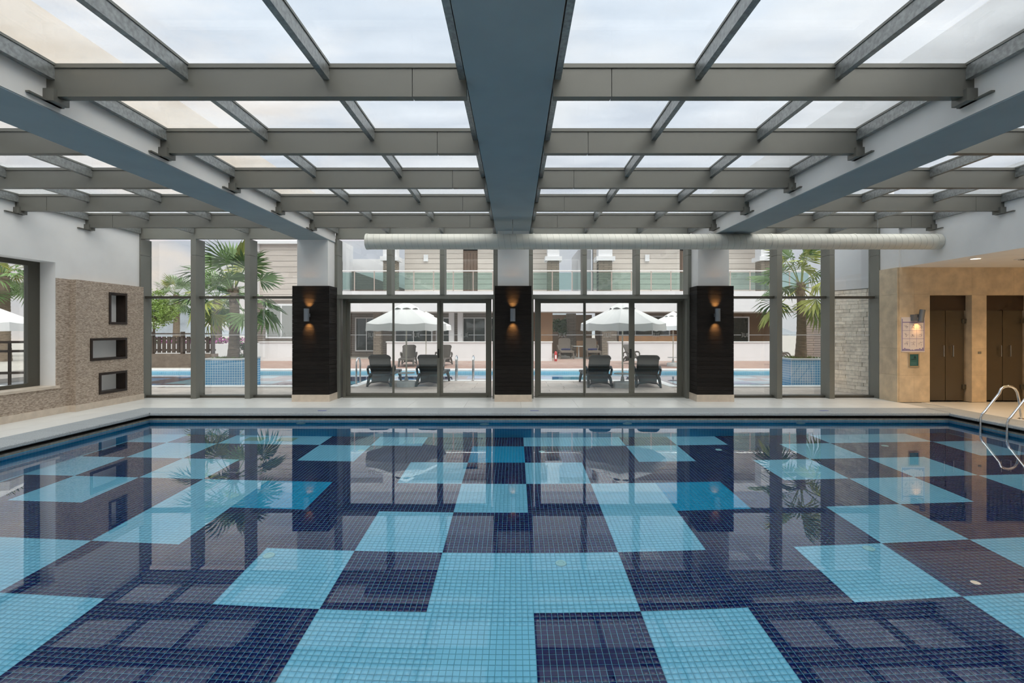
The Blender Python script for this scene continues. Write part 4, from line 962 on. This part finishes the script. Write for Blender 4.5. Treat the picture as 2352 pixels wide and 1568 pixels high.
def planter(x0, x1, y0, y1, label):
    t = thing('mosaic_planter', label, 'planter', ((x0+x1)/2, (y0+y1)/2, -.6)); hx, hy = (x1-x0)/2, (y1-y0)/2
    zt = .736+.6
    boxo('front_face', -hx, hx, -hy, -hy+.08, 0, zt-.04, OTILE, t); boxo('back_face', -hx, hx, hy-.08, hy, 0, zt-.04, OTILE, t)
    boxo('side_face', -hx, -hx+.08, -hy+.08, hy-.08, 0, zt-.04, OTILE_Y, t); boxo('side_face', hx-.08, hx, -hy+.08, hy-.08, 0, zt-.04, OTILE_Y, t)
    boxo('soil', -hx+.08, hx-.08, -hy+.08, hy-.08, 0, zt-.06, pmat('soil' if 'soil' not in MATS else 'soil_b', (.07,.05,.03), .95), t)
    MB().box(-hx-.02,hx+.02,-hy-.02,-hy+.1,zt-.04,zt).box(-hx-.02,hx+.02,hy-.1,hy+.02,zt-.04,zt).box(-hx-.02,-hx+.1,-hy+.1,hy-.1,zt-.04,zt).box(hx-.1,hx+.02,-hy+.1,hy-.1,zt-.04,zt).obj('rim', OCOP, t)
    for (ex) in (-hx, hx): boxo('corner_strip', ex-.006, ex+.006, -hy-.006, -hy+.006, 0, zt-.04, WHITE_PRINT, t)
    g = MB(); rnd = random.Random(int(x0*10))
    for k in range(420):
        px, py = rnd.uniform(-hx+.08, hx-.08), rnd.uniform(-hy+.08, hy-.08); a = rnd.uniform(0, 2*PI); h_ = rnd.uniform(.05,.13); w_ = .02
        g.add([(px-w_*math.cos(a), py-w_*math.sin(a), zt-.06), (px+w_*math.cos(a), py+w_*math.sin(a), zt-.06), (px+rnd.uniform(-.05,.05), py+rnd.uniform(-.05,.05), zt-.06+h_)], [(0,1,2)])
    gg = g.obj('ground_cover', SOILG, t); gg['kind'] = 'stuff'
planter(-9.58, -8.41, 15.0, 16.1, 'square blue mosaic planter under the palm by the fence side'); planter(8.5, 9.67, 15.0, 16.1, 'square blue mosaic planter under the palm by the stone wall')
palm((-8.95, 15.5, .676), 2.25, 'fan palm in the blue planter seen through the palm window', .15, .13, 19, 1.1, .12, 4)
palm((9.08, 15.5, .676), 2.45, 'fan palm in the blue planter near the stone garden wall', .14, .11, 19, 1.08, .55, 8)
palm((-16.2, 26.5, 0), 3.4, 'slimmer palm standing just beyond the flower bed', .22, .16, 22, 1.05, .1, 12)
palm((-28.5, 41.0, 0), 4.5, 'distant palm topping the round green tree', .25, .2, 20, 1.2, .1, 15)
palm((-26.3, 25.0, 0), 4.5, 'tall palm seen at the top edge of the side window', .30, .25, 24, 1.3, .3, 21); palm((-31.0, 29.5, 0), 5.2, 'second tall palm seen through the side window', .3, .25, 24, 1.3, .2, 23)
LEAFG = pmat('bright_leaf', (.20,.30,.06), .55, var=.4, vscale=1.4); LEAFD = pmat('deep_leaf', (.06,.12,.035), .55, var=.4, vscale=2); BARK = pmat('tree_bark', (.16,.11,.075), .9, var=.3, vscale=8)
def leaf_tree(loc, h, rad, label, mat, seed, nl=2600, name='leafy_tree', leaf=.11, flat=.8):
    rnd = random.Random(seed); t = thing(name, label, 'tree', loc)
    tr = MB(); tr.tube([(0,0,0),(.05,0,h*.3),(0,.04,h*.55)], [.09,.07,.05], 8)
    clus = []
    for k in range(14):
        a = rnd.uniform(0, 2*PI); q = rad*rnd.uniform(.15,.75); c_ = Vector((q*math.cos(a), q*math.sin(a), h-rad*flat+rnd.uniform(-.6,.55)*rad*flat)); clus.append((c_, rad*rnd.uniform(.30,.5)))
        tr.tube([(0,.04,h*.5), tuple((Vector((0,.04,h*.5))+c_)/2+Vector((0,0,.05))), tuple(c_)], [.035,.025,.012], 5)
    tr.obj('trunk', BARK, t, True); f = MB()
    for k in range(nl):
        c_, r_ = clus[k % len(clus)]; v = Vector((rnd.gauss(0,1), rnd.gauss(0,1), rnd.gauss(0,1))).normalized()*r_*rnd.uniform(.55,1.05); p = c_+v
        a = Vector((rnd.gauss(0,1), rnd.gauss(0,1), rnd.gauss(0,.6))).normalized()*leaf*rnd.uniform(.6,1.2); b = a.cross(Vector((rnd.gauss(0,1), rnd.gauss(0,1), rnd.gauss(0,1)))).normalized()*leaf*.32
        f.add([tuple(p-a), tuple(p+b), tuple(p+a), tuple(p-b)], [(0,1,2,3)])
    f.obj('foliage', mat, t)
leaf_tree((-23.0, 31.0, 0), 4.3, 1.7, 'bright green round tree behind the timber fence', LEAFG, 31, 3600)
leaf_tree((-27.0, 34.0, 0), 4.6, 1.9, 'second bright green tree at the fence end', LEAFG, 32, 2600)
leaf_tree((-19.2, 30.8, 0), 3.7, 1.15, 'small deep green tree between the two palms', LEAFD, 33, 2600)
leaf_tree((-19.4, 40.0, 0), 4.2, 1.5, 'olive green tree to the right of the palm trunk', LEAFG, 34, 1600)
leaf_tree((3.0, 30.6, 0), 2.5, .7, 'dark potted shrub between ochre panel and stone pier', LEAFD, 35, 1500, leaf=.13, flat=1.0)
leaf_tree((-8.72, 15.75, .70), .5, .3, 'small dark bush at the foot of the palm', LEAFD, 36, 700, 'small_bush', .05)
# flower bed wall
fb = thing('flower_bed', 'white raised bed full of purple flowers beyond the pool', 'planter', (-15.0, 24.0, 0))
MB().hexa([(-4,-.1,0),(1.7,-.1,0),(1.7,.1,0),(-4,.1,0),(-4,-.35,.92),(1.7,-.35,.92),(1.7,-.15,.92),(-4,-.15,.92)]).obj('bed_wall', OWHITE, fb); boxo('bed_soil', -4, 1.7, -.15, .9, .5, .85, MATS['soil'], fb)
fl, fg = MB(), MB(); rnd = random.Random(40)
for k in range(900):
    p = Vector((rnd.uniform(-4,1.7), rnd.uniform(-.2,.8), .88+rnd.uniform(0,.34))); a = Vector((rnd.gauss(0,1), rnd.gauss(0,1), rnd.gauss(0,1))).normalized()*.055; b = a.cross(Vector((rnd.gauss(0,1), 1, rnd.gauss(0,1)))).normalized()*.05
    (fl if k % 3 else fg).add([tuple(p-a), tuple(p+b), tuple(p+a), tuple(p-b)], [(0,1,2,3)])
o = fl.obj('blossoms', pmat('purple_petal', (.33,.08,.25), .7), fb); o['kind'] = 'stuff'; o = fg.obj('leaf_cover', LEAFD, fb); o['kind'] = 'stuff'
# brown retaining wall and timber fence
RETW = pmat('brown_retaining_stone', (.16,.125,.10), .9, var=.2, vscale=6, bump=.4, bscale=20)
tag(MB().box(-19.5,-12.9,20.9,21.2,-.3,.58).obj('wall_retaining', RETW), 'brown stone retaining wall at the end of the outdoor pool', 'wall', 'structure')
FW = pmat('weathered_fence_wood', (.065,.046,.036), .8, var=.3, vscale=6, vstretch=(1,1,.3), obj_var=.2)
fn = thing('timber_fence', 'dark weathered timber picket fence on the retaining wall', 'fence', (-15.0, 21.05, .58))
for q in range(19): boxo('picket', -1.9+q*.21, -1.9+q*.21+.14, -.02, .02, .04, .74, FW, fn)
for q in range(4): boxo('post', -2.0+q*1.3, -1.88+q*1.3, -.07, .06, 0, .95, FW, fn)
for z in (.12,.60): boxo('rail', -2.0, 2.05, .02, .06, z, z+.08, FW, fn)
boxo('top_rail', -2.05, 2.1, -.08, .08, .84, .89, FW, fn)
fn2 = thing('ramp_railing', 'dark timber railing of the ramp outside the side window', 'railing', (-12.6, 12.4, 0), math.radians(20))
for q in range(14): boxo('baluster', -2.2+q*.33, -2.2+q*.33+.05, -.025, .025, .1, 1.3, FW, fn2)
for z in (.5, 1.05, 1.28): boxo('rail', -2.3, 2.4, -.04, .04, z, z+.06, FW, fn2)
boxo('kick_board', -2.3, 2.4, -.03, .03, .0, .16, FW, fn2)
# hills
hm = MB(); vs = []; fs = []; N = 60
for k in range(N+1):
    a = -70+140*k/N; hgt = 4+3.2*math.sin(k*.45)+2*math.sin(k*1.3+1)
    vs += [(a*1.6, 135, -1), (a*1.6, 138, max(1.0, hgt)), (a*1.6, 150, -1)]
for k in range(N): fs += [(k*3, k*3+3, k*3+4, k*3+1), (k*3+1, k*3+4, k*3+5, k*3+2)]
tag(hm.add(vs, fs).obj('hills', pmat('hazy_hill', (.30,.33,.36), .95, var=.15, vscale=.2)), 'low hazy hills on the horizon', 'hills', 'structure')
